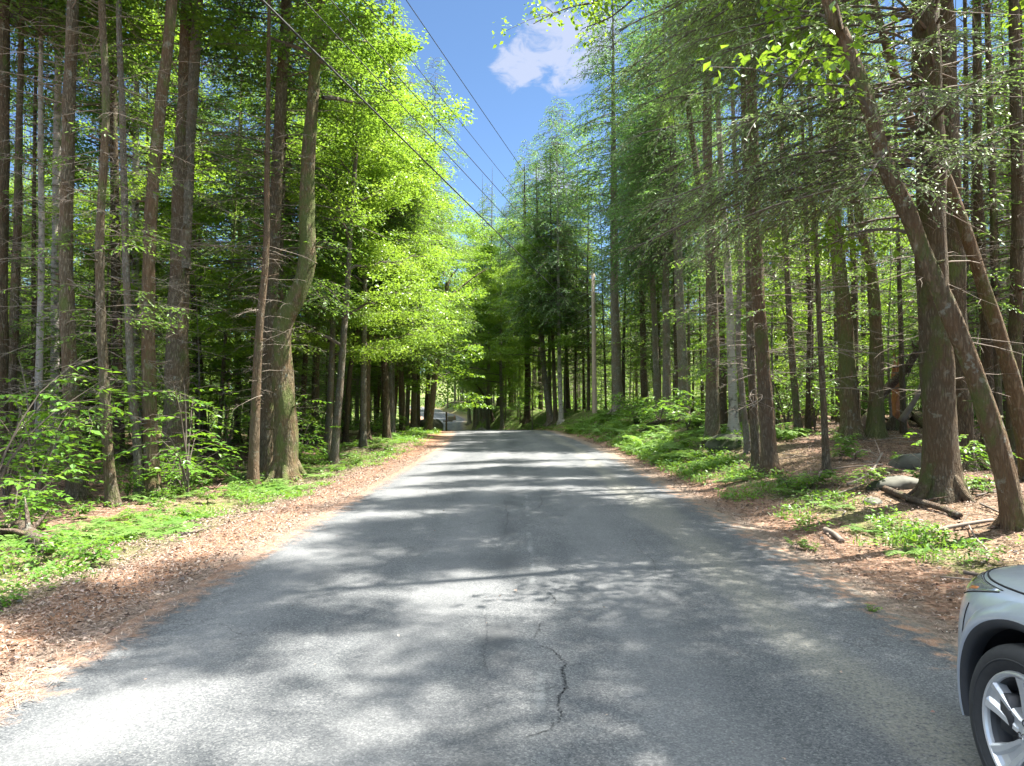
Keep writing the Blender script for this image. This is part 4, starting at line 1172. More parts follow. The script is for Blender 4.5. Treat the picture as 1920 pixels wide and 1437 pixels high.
# crowns that close the gap of sky over the bend
for (x, y, H, ck, nm, lb) in [(-6.0, 32, 20, 'edge', 'hemlock_tree', 'first hemlock with boughs over the left road edge'), (-6.7, 37, 20, 'dec_yel', 'maple_tree', 'first maple that reaches over the left road edge'), (-6.9, 41.5, 22, 'edge', 'hemlock_tree', 'second hemlock with boughs over the left road edge'),
        (-6.5, 48.8, 27, 'edge', 'hemlock_tree', 'tallest hemlock whose boughs reach into the gap of sky'), (-8.6, 54, 28, 'dec_yel', 'maple_tree', 'tallest maple beyond the boulder'), (-2.9, 64, 26, 'dec_yel', 'maple_tree', 'tall maple inside the bend under the gap of sky'), (-4.2, 76, 29, 'dec_yel', 'maple_tree', 'highest maple inside the bend'),
        (-6.8, 46, 20, 'dec_yel', 'maple_tree', 'second maple that reaches over the left road edge'), (-8.4, 50.5, 23, 'edge', 'hemlock_tree', 'tall hemlock behind the boulder on the left bend'),
        (-10.6, 57, 22, 'dec_yel', 'maple_tree', 'maple standing beyond the mossy boulder'), (-13, 64, 24, 'edge', 'hemlock_tree', 'hemlock farther beyond the mossy boulder'),
        (-14.6, 73, 25, 'dec_yel', 'maple_tree', 'maple on the left where the road dips'), (3.9, 57, 24, 'dark', 'spruce_tree', 'tall spruce behind the utility pole, nearest the road'),
        (1.9, 66, 25, 'dark', 'spruce_tree', 'pointed spruce that stands where the sky gap closes'), (.7, 74, 27, 'edge', 'hemlock_tree', 'tall hemlock left of the pointed spruce at the sky gap'),
        (-.6, 84, 27, 'dec_yel', 'maple_tree', 'first of the bright maples in line with the road'), (-2.4, 95, 29, 'dec_yel', 'maple_tree', 'second of the bright maples in line with the road'),
        (-4.3, 107, 30, 'dec_yel', 'maple_tree', 'third of the bright maples in line with the road'), (-6.4, 123, 30, 'dec_yel', 'maple_tree', 'fourth of the bright maples in line with the road'),
        (-8.8, 138, 31, 'dec_yel', 'maple_tree', 'last of the bright maples in line with the road'),
        (-1.5, 60.5, 19, 'dec_yel', 'maple_tree', 'leafy maple at the end of the near road, left of the pale leaning trunk'), (-3.5, 69, 20, 'dec_yel', 'maple_tree', 'maple on the inside of the bend behind the end of the near road'),
        (-5.1, 79, 22, 'dec_yel', 'maple_tree', 'maple deeper inside the bend, its crown over the far road'), (-5.6, 90, 24, 'dec_yel', 'maple_tree', 'farthest maple inside the bend, right beside the far road')]:
    fill_tree(x, y, nm, 'bark_grey' if nm == 'maple_tree' else 'bark_dark', .17, H, lb, None, [ck])


def wood_mass():
    g = np.random.default_rng(77)
    geo = Geo()
    n = 5200
    th = np.linspace(-1.3, 1.3, n) + g.normal(0, .02, n)
    rr = 118 + 55 * g.random(n)
    C = np.stack([np.sin(th) * rr * .95, np.cos(th) * rr + 10, np.zeros(n)], -1)
    C = C[(np.abs(C[:, 0] - road_c(C[:, 1])) > 6.5) | (C[:, 1] > 150)]
    base = ground_z(C[:, 0], C[:, 1])
    C[:, 2] = base + 17 * g.random(len(C)) ** .9
    per = 30
    ci = np.repeat(np.arange(len(C)), per); m = len(ci)
    P = C[ci] + g.normal(0, 1, (m, 3)) * [1.5, 1.5, 1.0]
    U = unit(g.normal(0, 1, (m, 3)) * [1, 1, .5])
    Nn = unit(g.normal(0, 1, (m, 3)) + [0, 0, .5])
    Ln = g.uniform(.35, .8, m)
    V, Q = leaves(P, U, Nn, Ln, Ln * .7)
    geo.add(V, Q, 0, np.clip(.6 * g.random(len(C))[ci] + .4 * g.random(m), 0, 1))
    me = geo.mesh('distant_wood', [M['dec']], smooth=False)
    tag(link('distant_wood', me), 'far off mass of green treetops closing the view behind all the trunks', 'wood', kind='stuff')
wood_mass()

# ------------------------------------------------------------------ ground layer
def on_ground(P, lift=0.0):
    P[:, 2] = ground_z(P[:, 0], P[:, 1]) + lift
    return P

def litter():
    g = np.random.default_rng(21)
    Cs = []
    def area(n, u0, u1, y0, y1):
        u = g.uniform(u0, u1, n); y = y0 + (y1 - y0) * g.random(n) ** 1.35
        Cs.append(np.stack([u + road_c(y), y, np.zeros(n)], -1))
    area(95000, 3.25, 15, 3.5, 34)
    area(42000, -5.6, -3.1, 3, 32)
    area(36000, -16, -4.8, 6, 34)
    area(130, -3.2, 3.2, 3.5, 25)
    C = np.concatenate(Cs); n = len(C)
    C = on_ground(C, .012)
    onroad = np.abs(C[:, 0] - road_c(C[:, 1])) < HALF
    C[onroad, 2] = road_z(C[onroad, 1]) + .018
    C[:, 2] += g.random(n) * .025 * (~onroad)
    a = g.random(n) * 6.283
    U = rot_dir(a, g.normal(0, .22, n))
    Nn = unit(np.stack([g.normal(0, .4, n), g.normal(0, .4, n), np.ones(n)], -1))
    Ln = np.where(g.random(n) < .72, g.uniform(.015, .038, n), g.uniform(.03, .066, n)) * np.where(onroad, .7, 1)
    V, Q = leaves(C, U, Nn, Ln, Ln * g.uniform(.25, .8, n), fold=.35)
    geo = Geo(); geo.add(V, Q, 0, g.random(n))
    # needles and thin twigs on the shoulders
    n = 60000
    u = np.where(g.random(n) < .6, g.uniform(-4.8, -2.9, n), g.uniform(2.9, 12, n)); y = 3 + 20 * g.random(n) ** 1.4
    C = np.stack([u + road_c(y), y, np.zeros(n)], -1); C = on_ground(C, .014)
    rd = np.abs(C[:, 0] - road_c(C[:, 1])) < HALF
    C[rd, 2] = road_z(C[rd, 1]) + .016
    U = rot_dir(g.random(n) * 6.283, g.normal(0, .12, n))
    V, Q = leaves(C, U, np.tile([[0, 0, 1.]], (n, 1)), g.uniform(.05, .16, n), g.uniform(.003, .008, n))
    geo.add(V, Q, 0, g.random(n) * .9)
    tag(link('leaf_litter', geo.mesh('leaf_litter', [M['litter']], smooth=False)),
        'brown fallen leaves and needles strewn over the forest floor and shoulders', 'leaf litter', kind='stuff')
litter()

def groundcover():
    g = np.random.default_rng(31)
    geo = Geo()
    Cs = []
    def area(n, u0, u1, y0, y1, pw=1.2, thr=-.1):
        u = g.uniform(u0, u1, n); y = y0 + (y1 - y0) * g.random(n) ** pw
        x = u + road_c(y)
        keep = (np.sin(x * 1.7 + 2 * np.sin(y * .9)) * np.cos(y * 1.1 + np.sin(x * 2.3)) + g.normal(0, .35, n)) > thr
        Cs.append(np.stack([x, y, np.zeros(n)], -1)[keep])
    area(1100, -6.9, -4.8, 4.5, 34, thr=0.4)
    area(1200, -5.5, -3.9, 3.5, 48, thr=0.45)
    area(700, -13, -6, 9, 34, thr=.5)
    area(700, 3.8, 5.2, 7.5, 18, 1.0, thr=.15)
    area(900, 3.7, 5.4, 17, 42, 1.0, thr=-.3)
    area(1300, 3.9, 8, 19, 44, 1.0, thr=-.4)
    area(220, 5, 12, 5, 26, 1.0, thr=.9)
    area(500, -7, -3.9, 34, 70, 1.0, -.5)
    area(500, 3.6, 8, 40, 75, 1.0, -.5)
    # taller undergrowth deep between the trunks
    ub = np.concatenate([g.uniform(-60, -7, 1500), g.uniform(8, 60, 1500)]); yb = 36 + 75 * g.random(3000) ** 1.2
    Cb = np.stack([ub + road_c(yb), yb, np.zeros(3000)], -1)
    Cb = on_ground(Cb, .25); Cb[:, 2] += g.random(3000) ** 2 * .9
    leaf_clusters(geo, Cb, .75, .5, 20, 32, size=.22, mat_i=0, droop=.1)
    C = on_ground(np.concatenate(Cs), .06)
    per = 15
    ci = np.repeat(np.arange(len(C)), per); n = len(ci)
    hgt = g.uniform(.03, .20, len(C))[ci] * g.random(n) ** .5
    th = g.random(n) * 6.283; r = g.random(n) ** .6 * .17
    P = C[ci] + np.stack([np.cos(th) * r, np.sin(th) * r, hgt - .04], -1)
    U = rot_dir(th + g.normal(0, .5, n), g.normal(.05, .35, n))
    Nn = unit(np.stack([g.normal(0, .35, n), g.normal(0, .35, n), np.ones(n)], -1))
    sz = g.uniform(.028, .075, n) * (1 + .02 * P[:, 1])
    V, Q = leaves(P, U, Nn, sz, sz * g.uniform(.4, .75, n), fold=.15)
    geo.add(V, Q, 0, np.clip(.3 * g.random(len(C))[ci] + .7 * g.random(n), 0, 1))
    # grass blades in tufts
    T0 = on_ground(np.concatenate(Cs)[g.random(len(C)) < .35], 0.0)
    ci = np.repeat(np.arange(len(T0)), 9); n = len(ci)
    P = T0[ci] + np.stack([g.normal(0, .06, n), g.normal(0, .06, n), np.full(n, .0)], -1)
    a = g.random(n) * 6.283
    U = rot_dir(a, g.uniform(.5, 1.4, n)); Nn = unit(np.stack([-np.cos(a), -np.sin(a), np.full(n, .6)], -1))
    V, Q = leaves(P, U, Nn, g.uniform(.08, .22, n), g.uniform(.006, .012, n) * (1 + .04 * P[:, 1]))
    geo.add(V, Q, 0, .3 + .7 * g.random(n))
    geo.m = [np.where(np.arange(len(m_)) // 135 % 3 == 0, 1, 0).astype(np.int32) for m_ in geo.m]
    tag(link('ground_cover', geo.mesh('ground_cover', [M['under'], M['fern']], smooth=False)),
        'low green weeds and grass growing along both road verges', 'ground cover', kind='stuff')
groundcover()

def fern_mesh(seed, nf=8, Lf=.55):
    g = np.random.default_rng(seed)
    geo = Geo()
    for i in range(nf):
        a = i / nf * 6.283 + g.normal(0, .25)
        Lx = Lf * g.uniform(.7, 1.15); e0 = g.uniform(.7, 1.1)
        k = 9; S = np.linspace(0, 1, k)
        r = Lx * (S * .9); z = Lx * (math.tan(e0) * .55 * S - .62 * S ** 2 * math.tan(e0) * .75)
        P = np.stack([np.cos(a) * r, np.sin(a) * r, z + .02], -1)
        V, Q = tubes(P, .004 * (1 - .8 * S), 3); geo.add(V, Q, 1)
        m = 19
        s = np.linspace(.14, .98, m); s = np.repeat(s, 2); sd = np.tile([1, -1], m)
        base = np.stack([np.interp(s, S, P[:, j]) for j in range(3)], -1)
        ll = Lx * .27 * np.sin(np.pi * np.clip(s * .82 + .14, 0, 1)) ** .8 + .01
        U = rot_dir(a + sd * (1.25 - .35 * s), np.full(len(s), -.12) + g.normal(0, .08, len(s)))
        Nn = unit(np.stack([g.normal(0, .12, len(s)), g.normal(0, .12, len(s)), np.ones(len(s))], -1))
        V, Q = leaves(base, U, Nn, ll, np.full(len(s), Lx * .052), fold=.05)
        geo.add(V, Q, 0, np.clip(.3 + .5 * g.random() + .1 * g.random(len(s)), 0, 1))
    return geo.mesh('fern', [M['fern'], M['under']], smooth=False)
FERN = [fern_mesh(s, nf=7 + s % 3) for s in range(5)]
fg = random.Random(9)
F0 = {}
def fern(x, y, sc, label, group):
    i = fg.randrange(5)
    if i not in F0:
        o = link('fern', FERN[i]); F0[i] = o
    else:
        o = F0[i].copy(); COL.objects.link(o)
    o.location = (x, y, gz(x, y) - .01); o.rotation_euler = (fg.gauss(0, .1), fg.gauss(0, .1), fg.random() * 6.28)
    o.scale = (sc, sc, sc * fg.uniform(.8, 1.1))
    tag(o, label, 'fern', group)
for i in range(80):
    y = 8.5 + 26 * fg.random() ** .9
    u = -fg.uniform(5.1, 7.8)
    fern(u + float(road_c(y)), y, fg.uniform(.6, 1.25), 'pale green fern in the strip of ferns along the left verge', 'ferns along the left verge')
for i in range(125):
    y = fg.uniform(19, 44)
    u = fg.uniform(3.9, 7.5)
    fern(u + float(road_c(y)), y, fg.uniform(.9, 1.7), 'bright green fern on the bank right of the road', 'ferns on the right bank')
for (px, py, sc) in [(1370, 905, 1.0), (1310, 880, 1.1), (1620, 1000, .7), (1560, 955, .7), (1260, 860, 1.2), (1700, 1040, .6), (1480, 930, .8)]:
    p = pix_ground(px, py); fern(p[0], p[1], sc, 'small fern among the leaf litter near the right road edge', 'ferns near the right road edge')

def bush_mesh(seed, H=1.3, ns=9, size=.12, mat='under', spread=.75, per=13):
    """arching stems with paired leaves held flat"""
    g = np.random.default_rng(seed)
    geo = Geo()
    for i in range(ns):
        a = g.random() * 6.283
        h = H * g.uniform(.45, 1.05); out = spread * h * g.uniform(.5, 1.2)
        k = 7; S = np.linspace(0, 1, k)
        P = np.stack([np.cos(a) * out * S ** 1.6, np.sin(a) * out * S ** 1.6, h * (1.25 * S - .35 * S ** 2)], -1) + g.normal(0, .01, (k, 3))
        V, Q = tubes(P, .008 * (1 - .8 * S) * H, 4); geo.add(V, Q, 0)
        for j in range(5):
            s = .35 + .62 * (j + g.random() * .7) / 5
            b0 = np.array([np.interp(s, S, P[:, c]) for c in range(3)])
            a2 = a + (1 if j % 2 else -1) * g.uniform(.5, 1.3)
            l2 = H * g.uniform(.22, .42)
            t = np.linspace(0.15, 1, per // 2)
            t = np.repeat(t, 2); sd = np.tile([1, -1], len(t) // 2)
            d = rot_dir(np.array([a2]), np.array([g.normal(.05, .15)]))[0]
            C = b0 + d * (l2 * t)[:, None]; C[:, 2] -= .25 * l2 * t ** 2
            U = rot_dir(a2 + sd * g.uniform(.5, 1.0, len(t)), g.normal(-.22, .22, len(t)))
            Nn = unit(np.stack([g.normal(0, .25, len(t)), g.normal(0, .25, len(t)), np.ones(len(t))], -1))
            Ln = size * g.uniform(.7, 1.25, len(t))
            V, Q = leaves(C, U, Nn, Ln, Ln * g.uniform(.42, .6, len(t)), fold=.12)
            geo.add(V, Q, 1, np.clip(.15 + .35 * g.random() + .5 * g.random(len(t)), 0, 1))
            V, Q = tubes(np.stack([b0, b0 + d * l2 * .6, b0 + d * l2 - [0, 0, .25 * l2]]), np.array([.004, .003, .0015]), 3); geo.add(V, Q, 0)
    return geo.mesh('leaves', [M['twig_dark'], M[mat]], smooth=False)
BUSH = [bush_mesh(40 + s, H=1.25) for s in range(4)] + [bush_mesh(50 + s, H=2.3, ns=7, size=.13, spread=.55) for s in range(2)]
SMALL = [bush_mesh(60 + s, H=.45, ns=6, size=.085, spread=.8, per=8) for s in range(3)]
bg_ = random.Random(15)
def bush(px, py, sc, label, meshes=BUSH, name='shrub', group=None, cat='shrub', y0=None):
    p = pix_ground(px, py)
    if y0: p = pix_at(px, py, y0); p[2] = gz(p[0], y0)
    o = link(name, bg_.choice(meshes))
    o.location = (p[0], p[1], gz(p[0], p[1])); o.rotation_euler = (0, 0, bg_.random() * 6.28); o.scale = (sc,) * 3
    return tag(o, label, cat, group)
bush(25, 1010, 1.0, 'bright broad leaved shrub at the left edge beside a mossy log', BUSH[:4])
bush(70, 960, 1.05, 'broad leaved shrub just behind the one at the left edge', BUSH[4:])
bush(10, 955, 1.25, 'tall leafy shrub cut by the left edge of the photo', BUSH[4:])
bush(62, 930, 1.5, 'tallest broad leaved shrub near the left edge, in front of the slim pale barked trunk', BUSH[4:])
bush(128, 905, 1.25, 'tall broad leaved shrub left of the foot of the big dark hemlock', BUSH[4:])
bush(-25, 985, 1.4, 'broad leaved shrub mostly outside the left edge', BUSH[4:])
bush(160, 915, 1.1, 'leafy shrub in front of the big dark brown hemlock', BUSH[:4])
bush(340, 925, 1.15, 'leafy shrub at the foot of the thickest trunk on the left', BUSH[:4])
bush(395, 905, .95, 'leafy shrub between the thickest left trunk and the reddish pair', BUSH[:4])
bush(425, 870, 1.3, 'taller leafy shrub behind, left of the reddish pair of trunks', BUSH[4:])
bush(240, 935, .7, 'small shrub at the foot of the slim grey tree', BUSH[:4])
bush(1475, 812, 1.35, 'yellow green sapling catching the sun right of the twin brown trunks', BUSH[4:])
bush(1515, 800, 1.1, 'second yellow green sapling in sun beside the thin dark trunk', BUSH[4:])
bush(1190, 795, 1.5, 'sunlit shrub on the bank right of the blue grey trunk', BUSH[:4])
bush(1235, 800, 1.6, 'sunlit shrub below the three pale trunks', BUSH[:4])
bush(1290, 812, 1.2, 'green shrub below the stoutest pale trunk', BUSH[:4])
bush(1800, 905, .8, 'small green sapling behind the long leaning trunk', BUSH[:4])
bush(1727, 1008, .62, 'single bright yellow green plant on the litter near the car', SMALL)
bush(1640, 1152, .20, 'tiny yellow green weed on the asphalt edge near the car', SMALL)
bush(1493, 1030, .4, 'little green seedling by the fallen sticks, left one', SMALL)
bush(1522, 1036, .4, 'little green seedling by the fallen sticks, right one', SMALL)
for i in range(85):
    y = fg.uniform(13, 46); s = fg.choice([-1, 1])
    u = s * (fg.uniform(6.5, 20) if s < 0 else fg.uniform(8, 20))
    x = u + float(road_c(y))
    o = link('shrub', fg.choice(BUSH)); o.location = (x, y, gz(x, y)); o.rotation_euler = (0, 0, fg.random() * 6.28); o.scale = (fg.uniform(.6, 1.3),) * 3
    sd = 'left' if s < 0 else 'right'
    tag(o, f'leafy shrub scattered among the trunks {sd} of the road', 'shrub', f'shrubs among the trunks {sd} of the road')
for i in range(60):
    y = fg.uniform(6, 24); s = fg.choice([-1, 1]); u = s * fg.uniform(4.5, 8.5) if s < 0 else fg.uniform(4.2, 9)
    x = u + float(road_c(y))
    o = link('seedling', fg.choice(SMALL)); o.location = (x, y, gz(x, y)); o.rotation_euler = (0, 0, fg.random() * 6.28); o.scale = (fg.uniform(.35, 1.0),) * 3
    sd = 'left' if s < 0 else 'right'
    tag(o, f'small leafy seedling growing through the litter {sd} of the road', 'seedling', f'seedlings in the litter {sd} of the road')


# ------------------------------------------------------------------ boughs that hang into the picture
def bough_crown(name, h0, h1, R, nb, seed, az0, az1, mat, grain=.8, hang=.45, droop=.3, e0=.1):
    g = np.random.default_rng(seed)
    H = np.sort(g.uniform(h0, h1, nb))
    A = g.uniform(az0, az1, nb)
    Lb = R * g.uniform(.55, 1.1, nb)
    geo = Geo()
    spray_branches(geo, H, A, Lb, seed + 1, e0=e0, droop=droop, sp=.06 * grain, ll=.085 * grain, lw=.026 * grain, twig_sp=.10 * grain, hang=hang, trunk_r=.3, tint0=.3)
    return geo.mesh(name, [M['twig_dark'], M[mat]], smooth=False)
link('crown', bough_crown('crown', 4.3, 9.5, 4.4, 80, 1201, 2.0, 4.6, 'hem_pale', grain=1.0), big[0])
link('crown', bough_crown('crown', 12.0, 20.0, 2.2, 36, 1203, 0, 6.283, 'hem', grain=1.3), big[0])

def limb_with_leaves(parent, base, pts, r0, seed, mat='dec', size=.1, n_sub=16, cl=.3, per=26, bark='twig_dark'):
    g = np.random.default_rng(seed)
    geo = Geo()
    P = catmull(np.array(pts) - base, 12)
    V, Q = tubes(P, np.linspace(r0, .008, 12), 6); geo.add(V, Q, 0)
    Cs = []
    for j in range(n_sub):
        s = .3 + .7 * (j + .5) / n_sub
        b0 = P[min(11, int(s * 11))]
        d = P[min(11, int(s * 11))] - P[max(0, int(s * 11) - 1)]; d = d / (np.linalg.norm(d) + 1e-9)
        a = math.atan2(d[1], d[0]) + (1 if j % 2 else -1) * g.uniform(.4, 1.2)
        l2 = g.uniform(.4, 1.0)
        dd = np.array([math.cos(a), math.sin(a), g.normal(0, .3)])
        V, Q = tubes(np.stack([b0, b0 + dd * l2 * .5, b0 + dd * l2 - [0, 0, .1]]), np.array([.009, .006, .003]), 4); geo.add(V, Q, 0)
        for c in range(3):
            Cs.append(b0 + dd * l2 * (.4 + .3 * c) + g.normal(0, .08, 3))
    leaf_clusters(geo, np.array(Cs), cl, .22, per, seed + 3, size=size, droop=.5)
    link('limb', geo.mesh('limb', [M[bark], M[mat]], smooth=False), parent)
_tw = [o for o in COL.objects if o.get('label', '').startswith('right one of the twin brown')][0]
bl = np.array(_tw.location)
limb_with_leaves(_tw, bl, [bl + [0, 0, 10.5], pix_at(1240, -60, 14.6), pix_at(1130, 0, 14.3), pix_at(1060, 15, 14.0), pix_at(1000, 45, 13.8)], .06, 31, per=14, cl=.22)
limb_with_leaves(_tw, bl, [bl + [0, 0, 10.2], pix_at(1230, -20, 14.9), pix_at(1150, 30, 14.8), pix_at(1090, 55, 14.6)], .05, 33, per=12, cl=.2)
# broad leaves on the long leaning trunk
bl = np.array(lean[0].location); ly = lean[1][1]
for i, (pp, sd) in enumerate([([(1720, 440), (1660, 430), (1590, 440), (1560, 460)], 41), ([(1640, 230), (1590, 150), (1520, 110), (1470, 165)], 42), ([(1600, 110), (1560, 40), (1500, 20), (1440, 30)], 43)]):
    limb_with_leaves(lean[0], bl, [pix_at(px, py, ly + .4 * k * (-1) ** i) for k, (px, py) in enumerate(pp)], .03, sd, mat='dec', per=8, n_sub=9, cl=.2, size=.11)

# ------------------------------------------------------------------ boulders, rocks, dead wood
M['rock'] = simple_mat('lichen_rock', (0.10, 0.098, 0.078), 0.95, var=0.65, vscale=7)
M['rock_moss'] = simple_mat('mossy_rock', (0.045, 0.05, 0.026), 0.95, var=0.6, vscale=4)
M['rot'] = simple_mat('broken_orange_wood', (0.30, 0.13, 0.055), 0.85, var=0.6, vscale=14)
M['log'] = bark_mat('dead_log', (0.09, 0.07, 0.052), (0.23, 0.19, 0.145), moss=0.3, lichen=0.5)

def rock(name, px, py, size, mat, label, cat, seed, y0=None, group=None):
    g = np.random.default_rng(seed)
    p = pix_ground(px, py)
    if y0: p = pix_at(px, py, y0); p[2] = gz(p[0], y0)
    nu, nv = 26, 15
    u = np.arange(nu) / nu * 6.283; v = np.linspace(-1.45, 1.5, nv)
    Uu, Vv = np.meshgrid(u, v)
    D = np.stack([np.cos(Uu) * np.cos(Vv), np.sin(Uu) * np.cos(Vv), np.sin(Vv)], -1)
    k = g.normal(0, 1, (9, 3)); k /= np.linalg.norm(k, axis=1)[:, None]
    r = np.ones(D.shape[:2])
    for i in range(9):      # flat facets
        r = np.minimum(r, (.72 + .2 * g.random()) / np.maximum(.35, D @ k[i]))
    r = r * (1 + .04 * np.sin(D[..., 0] * 9 + seed) * np.cos(D[..., 1] * 8))
    V = (D * r[..., None] * np.array(size)).reshape(-1, 3)
    i = np.arange(nv - 1)[:, None]; j = np.arange(nu)[None]
    Q = np.stack([i * nu + j, i * nu + (j + 1) % nu, (i + 1) * nu + (j + 1) % nu, (i + 1) * nu + j], -1).reshape(-1, 4)
    geo = Geo(); geo.add(V, Q)
    o = link(name, geo.mesh(name, [M[mat]], smooth=True))
    o.location = (p[0], p[1], gz(p[0], p[1]) - size[2] * .08)
    return tag(o, label, cat, group)
rock('boulder', 806, 806, (1.05, .9, .85), 'rock_moss', 'big mossy boulder behind the leaning trunk at the left road bend', 'boulder', 3, y0=46.5)
rock('rock', 1365, 838, (.62, .45, .38), 'rock_moss', 'mossy rock at the foot of the tall grey brown trunk', 'rock', 5)
rock('rock', 1722, 880, (.55, .5, .34), 'rock', 'pale grey rock left of the thickest right trunk', 'rock', 6)
rock('rock', 1686, 912, (.42, .35, .18), 'rock', 'low flat pale rock in front of the other grey rock', 'rock', 7)
rock('rock', 1650, 915, (.22, .18, .14), 'rock_moss', 'small dark round stone on the litter left of the flat pale rock', 'rock', 8)
rock('rock', 1636, 945, (.15, .12, .10), 'rock', 'fist sized grey stone among the fallen sticks', 'rock', 9)
rock('rock', 470, 905, (.45, .35, .28), 'rock_moss', 'dark mossy rock left of the reddish pair of trunks', 'rock', 10)
rock('rock', 905, 800, (.6, .5, .45), 'rock', 'grey rock at the end of the near road, right of the mailbox', 'rock', 11, y0=56)

def stick(name, pts, r0, r1, mat, label, cat, group=None, seed=0, n=8, m=12, twigs=0, wob=.1):
    P = catmull(np.array(pts, dtype=float), m)
    base = P[0].copy()
    R = np.linspace(r0, r1, m)
    Pe = np.vstack([P[0], P, P[-1]]) - base; Re = np.r_[.001, R, .001]
    geo = Geo(); V, Q = tubes(Pe, Re, n, wob=wob, seed=seed); geo.add(V, Q)
    g = np.random.default_rng(seed)
    for i in range(twigs):
        k = g.integers(2, m - 1); b0 = P[k] - base
        d = unit(g.normal(0, 1, 3) + [0, 0, .35]); l = g.uniform(.15, .6)
        V, Q = tubes(np.stack([b0, b0 + d * l * .5 + g.normal(0, .03, 3), b0 + d * l]), np.array([r1 * .7, r1 * .45, .002]), 4); geo.add(V, Q)
    o = link(name, geo.mesh(name, [M[mat]]))
    o.location = tuple(base)
    return tag(o, label, cat, group)
def gp(px, py, up=0.0):
    p = pix_ground(px, py); p[2] = gz(p[0], p[1]) + up; return p
# the dead log leaning against the furrowed trunk
yl = 20.5
def at_y(px, py, y): return pix_at(px, py, y)
stick('leaning_log', [gp(1606, 818, .02), at_y(1655, 739, 20.6), at_y(1700, 690, 20.3), at_y(1732, 636, 20.0)], .15, .10, 'log', 'long dead log leaning up against the furrowed trunk on the right', 'dead log', twigs=9, seed=2)
stick('leaning_log', [at_y(1690, 790, 19.2), at_y(1720, 742, 19.0), at_y(1738, 690, 18.8)], .09, .04, 'twig', 'shorter bare snag propped behind the thickest right trunk', 'dead log', twigs=5, seed=3)
# splintered orange stump
def stump():
    g = np.random.default_rng(5)
    y0 = 21.5
    b = pix_at(1686, 790, y0); b[2] = gz(b[0], y0)
    top = pix_at(1684, 660, y0)
    h = top[2] - b[2]
    e = empty('broken_stump', tuple(b), 0, 'splintered orange brown tree stump standing behind the leaning dead log', 'stump')
    n = 16; k = 9
    S = np.linspace(0, 1, k); a = np.arange(n) / n * 6.283
    topj = h * (.72 + .3 * g.random(n))
    V = []
    for i, s in enumerate(S):
        for j in range(n):
            r = (.21 - .08 * s) * (1 + .22 * g.normal() * .5 + .45 * math.exp(-s * 9)) * (1 if i < k - 1 else .8)
            V.append((r * math.cos(a[j]) - .06 * s, r * math.sin(a[j]), s * topj[j] if s > .6 else s * h * .9))
    for j in range(n): V.append((-.06 + .03 * math.cos(a[j]), .03 * math.sin(a[j]), h * .6))
    Q = [(i * n + j, i * n + (j + 1) % n, (i + 1) * n + (j + 1) % n, (i + 1) * n + j) for i in range(k) for j in range(n)]
    geo = Geo(); geo.add(V, Q)
    link('trunk', geo.mesh('trunk', [M['rot']], smooth=False), e)
    P, R = [], []
    for i in range(9):      # splinters
        aa = g.random() * 6.283; r = .12
        p0 = np.array([r * math.cos(aa) - .05, r * math.sin(aa), h * .7]); P.append(np.stack([p0, p0 + [g.normal(0, .02), g.normal(0, .02), .2], p0 + [g.normal(0, .05), g.normal(0, .05), .25 + .2 * g.random()]])); R.append([.03, .02, .003])
    V, Q = tubes(np.array(P), np.array(R), 4); geo = Geo(); geo.add(V, Q)
    link('splinters', geo.mesh('splinters', [M['rot']], smooth=False), e)
stump()
stick('root_mass', [gp(1672, 808, .05), gp(1696, 800, .45), gp(1720, 800, .35), gp(1745, 806, .05)], .30, .2, 'bark_dark', 'dark upturned root mass below the splintered stump', 'root mass', seed=8, wob=.35, twigs=14)
# larger fallen pieces
stick('fallen_branch', [gp(1660, 925, .06), gp(1720, 950, .08), gp(1765, 962, .06), gp(1800, 976, .05)], .055, .04, 'log', 'thick fallen branch lying in front of the thickest right trunk', 'branch', twigs=4, seed=11)
stick('fallen_branch', [gp(1716, 1017, .04), gp(1760, 1003, .05), gp(1830, 990, .06), gp(1862, 985, .05)], .03, .022, 'twig', 'long pale branch on the litter left of the foot of the long leaning trunk', 'branch', twigs=3, seed=12)
stick('fallen_branch', [gp(1547, 997, .03), gp(1562, 1008, .05), gp(1580, 1020, .03)], .035, .028, 'twig', 'short pale stick at the grass edge right of the road', 'branch', seed=13)
stick('fallen_branch', [gp(1510, 945, .04), gp(1560, 935, .05), gp(1625, 915, .05)], .025, .012, 'twig', 'pale stick leading from the road towards the thin reddish trunk', 'branch', twigs=6, seed=14)
stick('fallen_branch', [gp(1590, 915, .05), gp(1630, 902, .12), gp(1655, 880, .3)], .03, .015, 'twig', 'forked dead branch poking up from the brush by the pale rocks', 'branch', twigs=10, seed=15)
stick('fallen_log', [gp(-10, 1020, .12), gp(30, 1005, .16), gp(62, 1028, .14), gp(95, 1042, .08)], .12, .07, 'log', 'rotting mossy log at the left edge of the photo', 'log', twigs=5, seed=16)
stick('fallen_log', [gp(1215, 803, .1), gp(1260, 799, .25), gp(1325, 806, .1)], .10, .06, 'log', 'brush log lying on the bank left of the tall grey brown trunk', 'log', twigs=16, seed=17)
stick('fallen_log', [gp(430, 880, .05), gp(470, 890, .15), gp(560, 862, .10)], .06, .04, 'log', 'fallen log behind the reddish pair and the S bent tree', 'log', twigs=8, seed=18)
stick('fallen_branch', [gp(335, 1008, .03), gp(375, 1000, .04), gp(395, 990, .03)], .022, .012, 'twig_dark', 'short dark stick in the weeds of the left verge', 'branch', twigs=1, seed=19)
sg = random.Random(44)
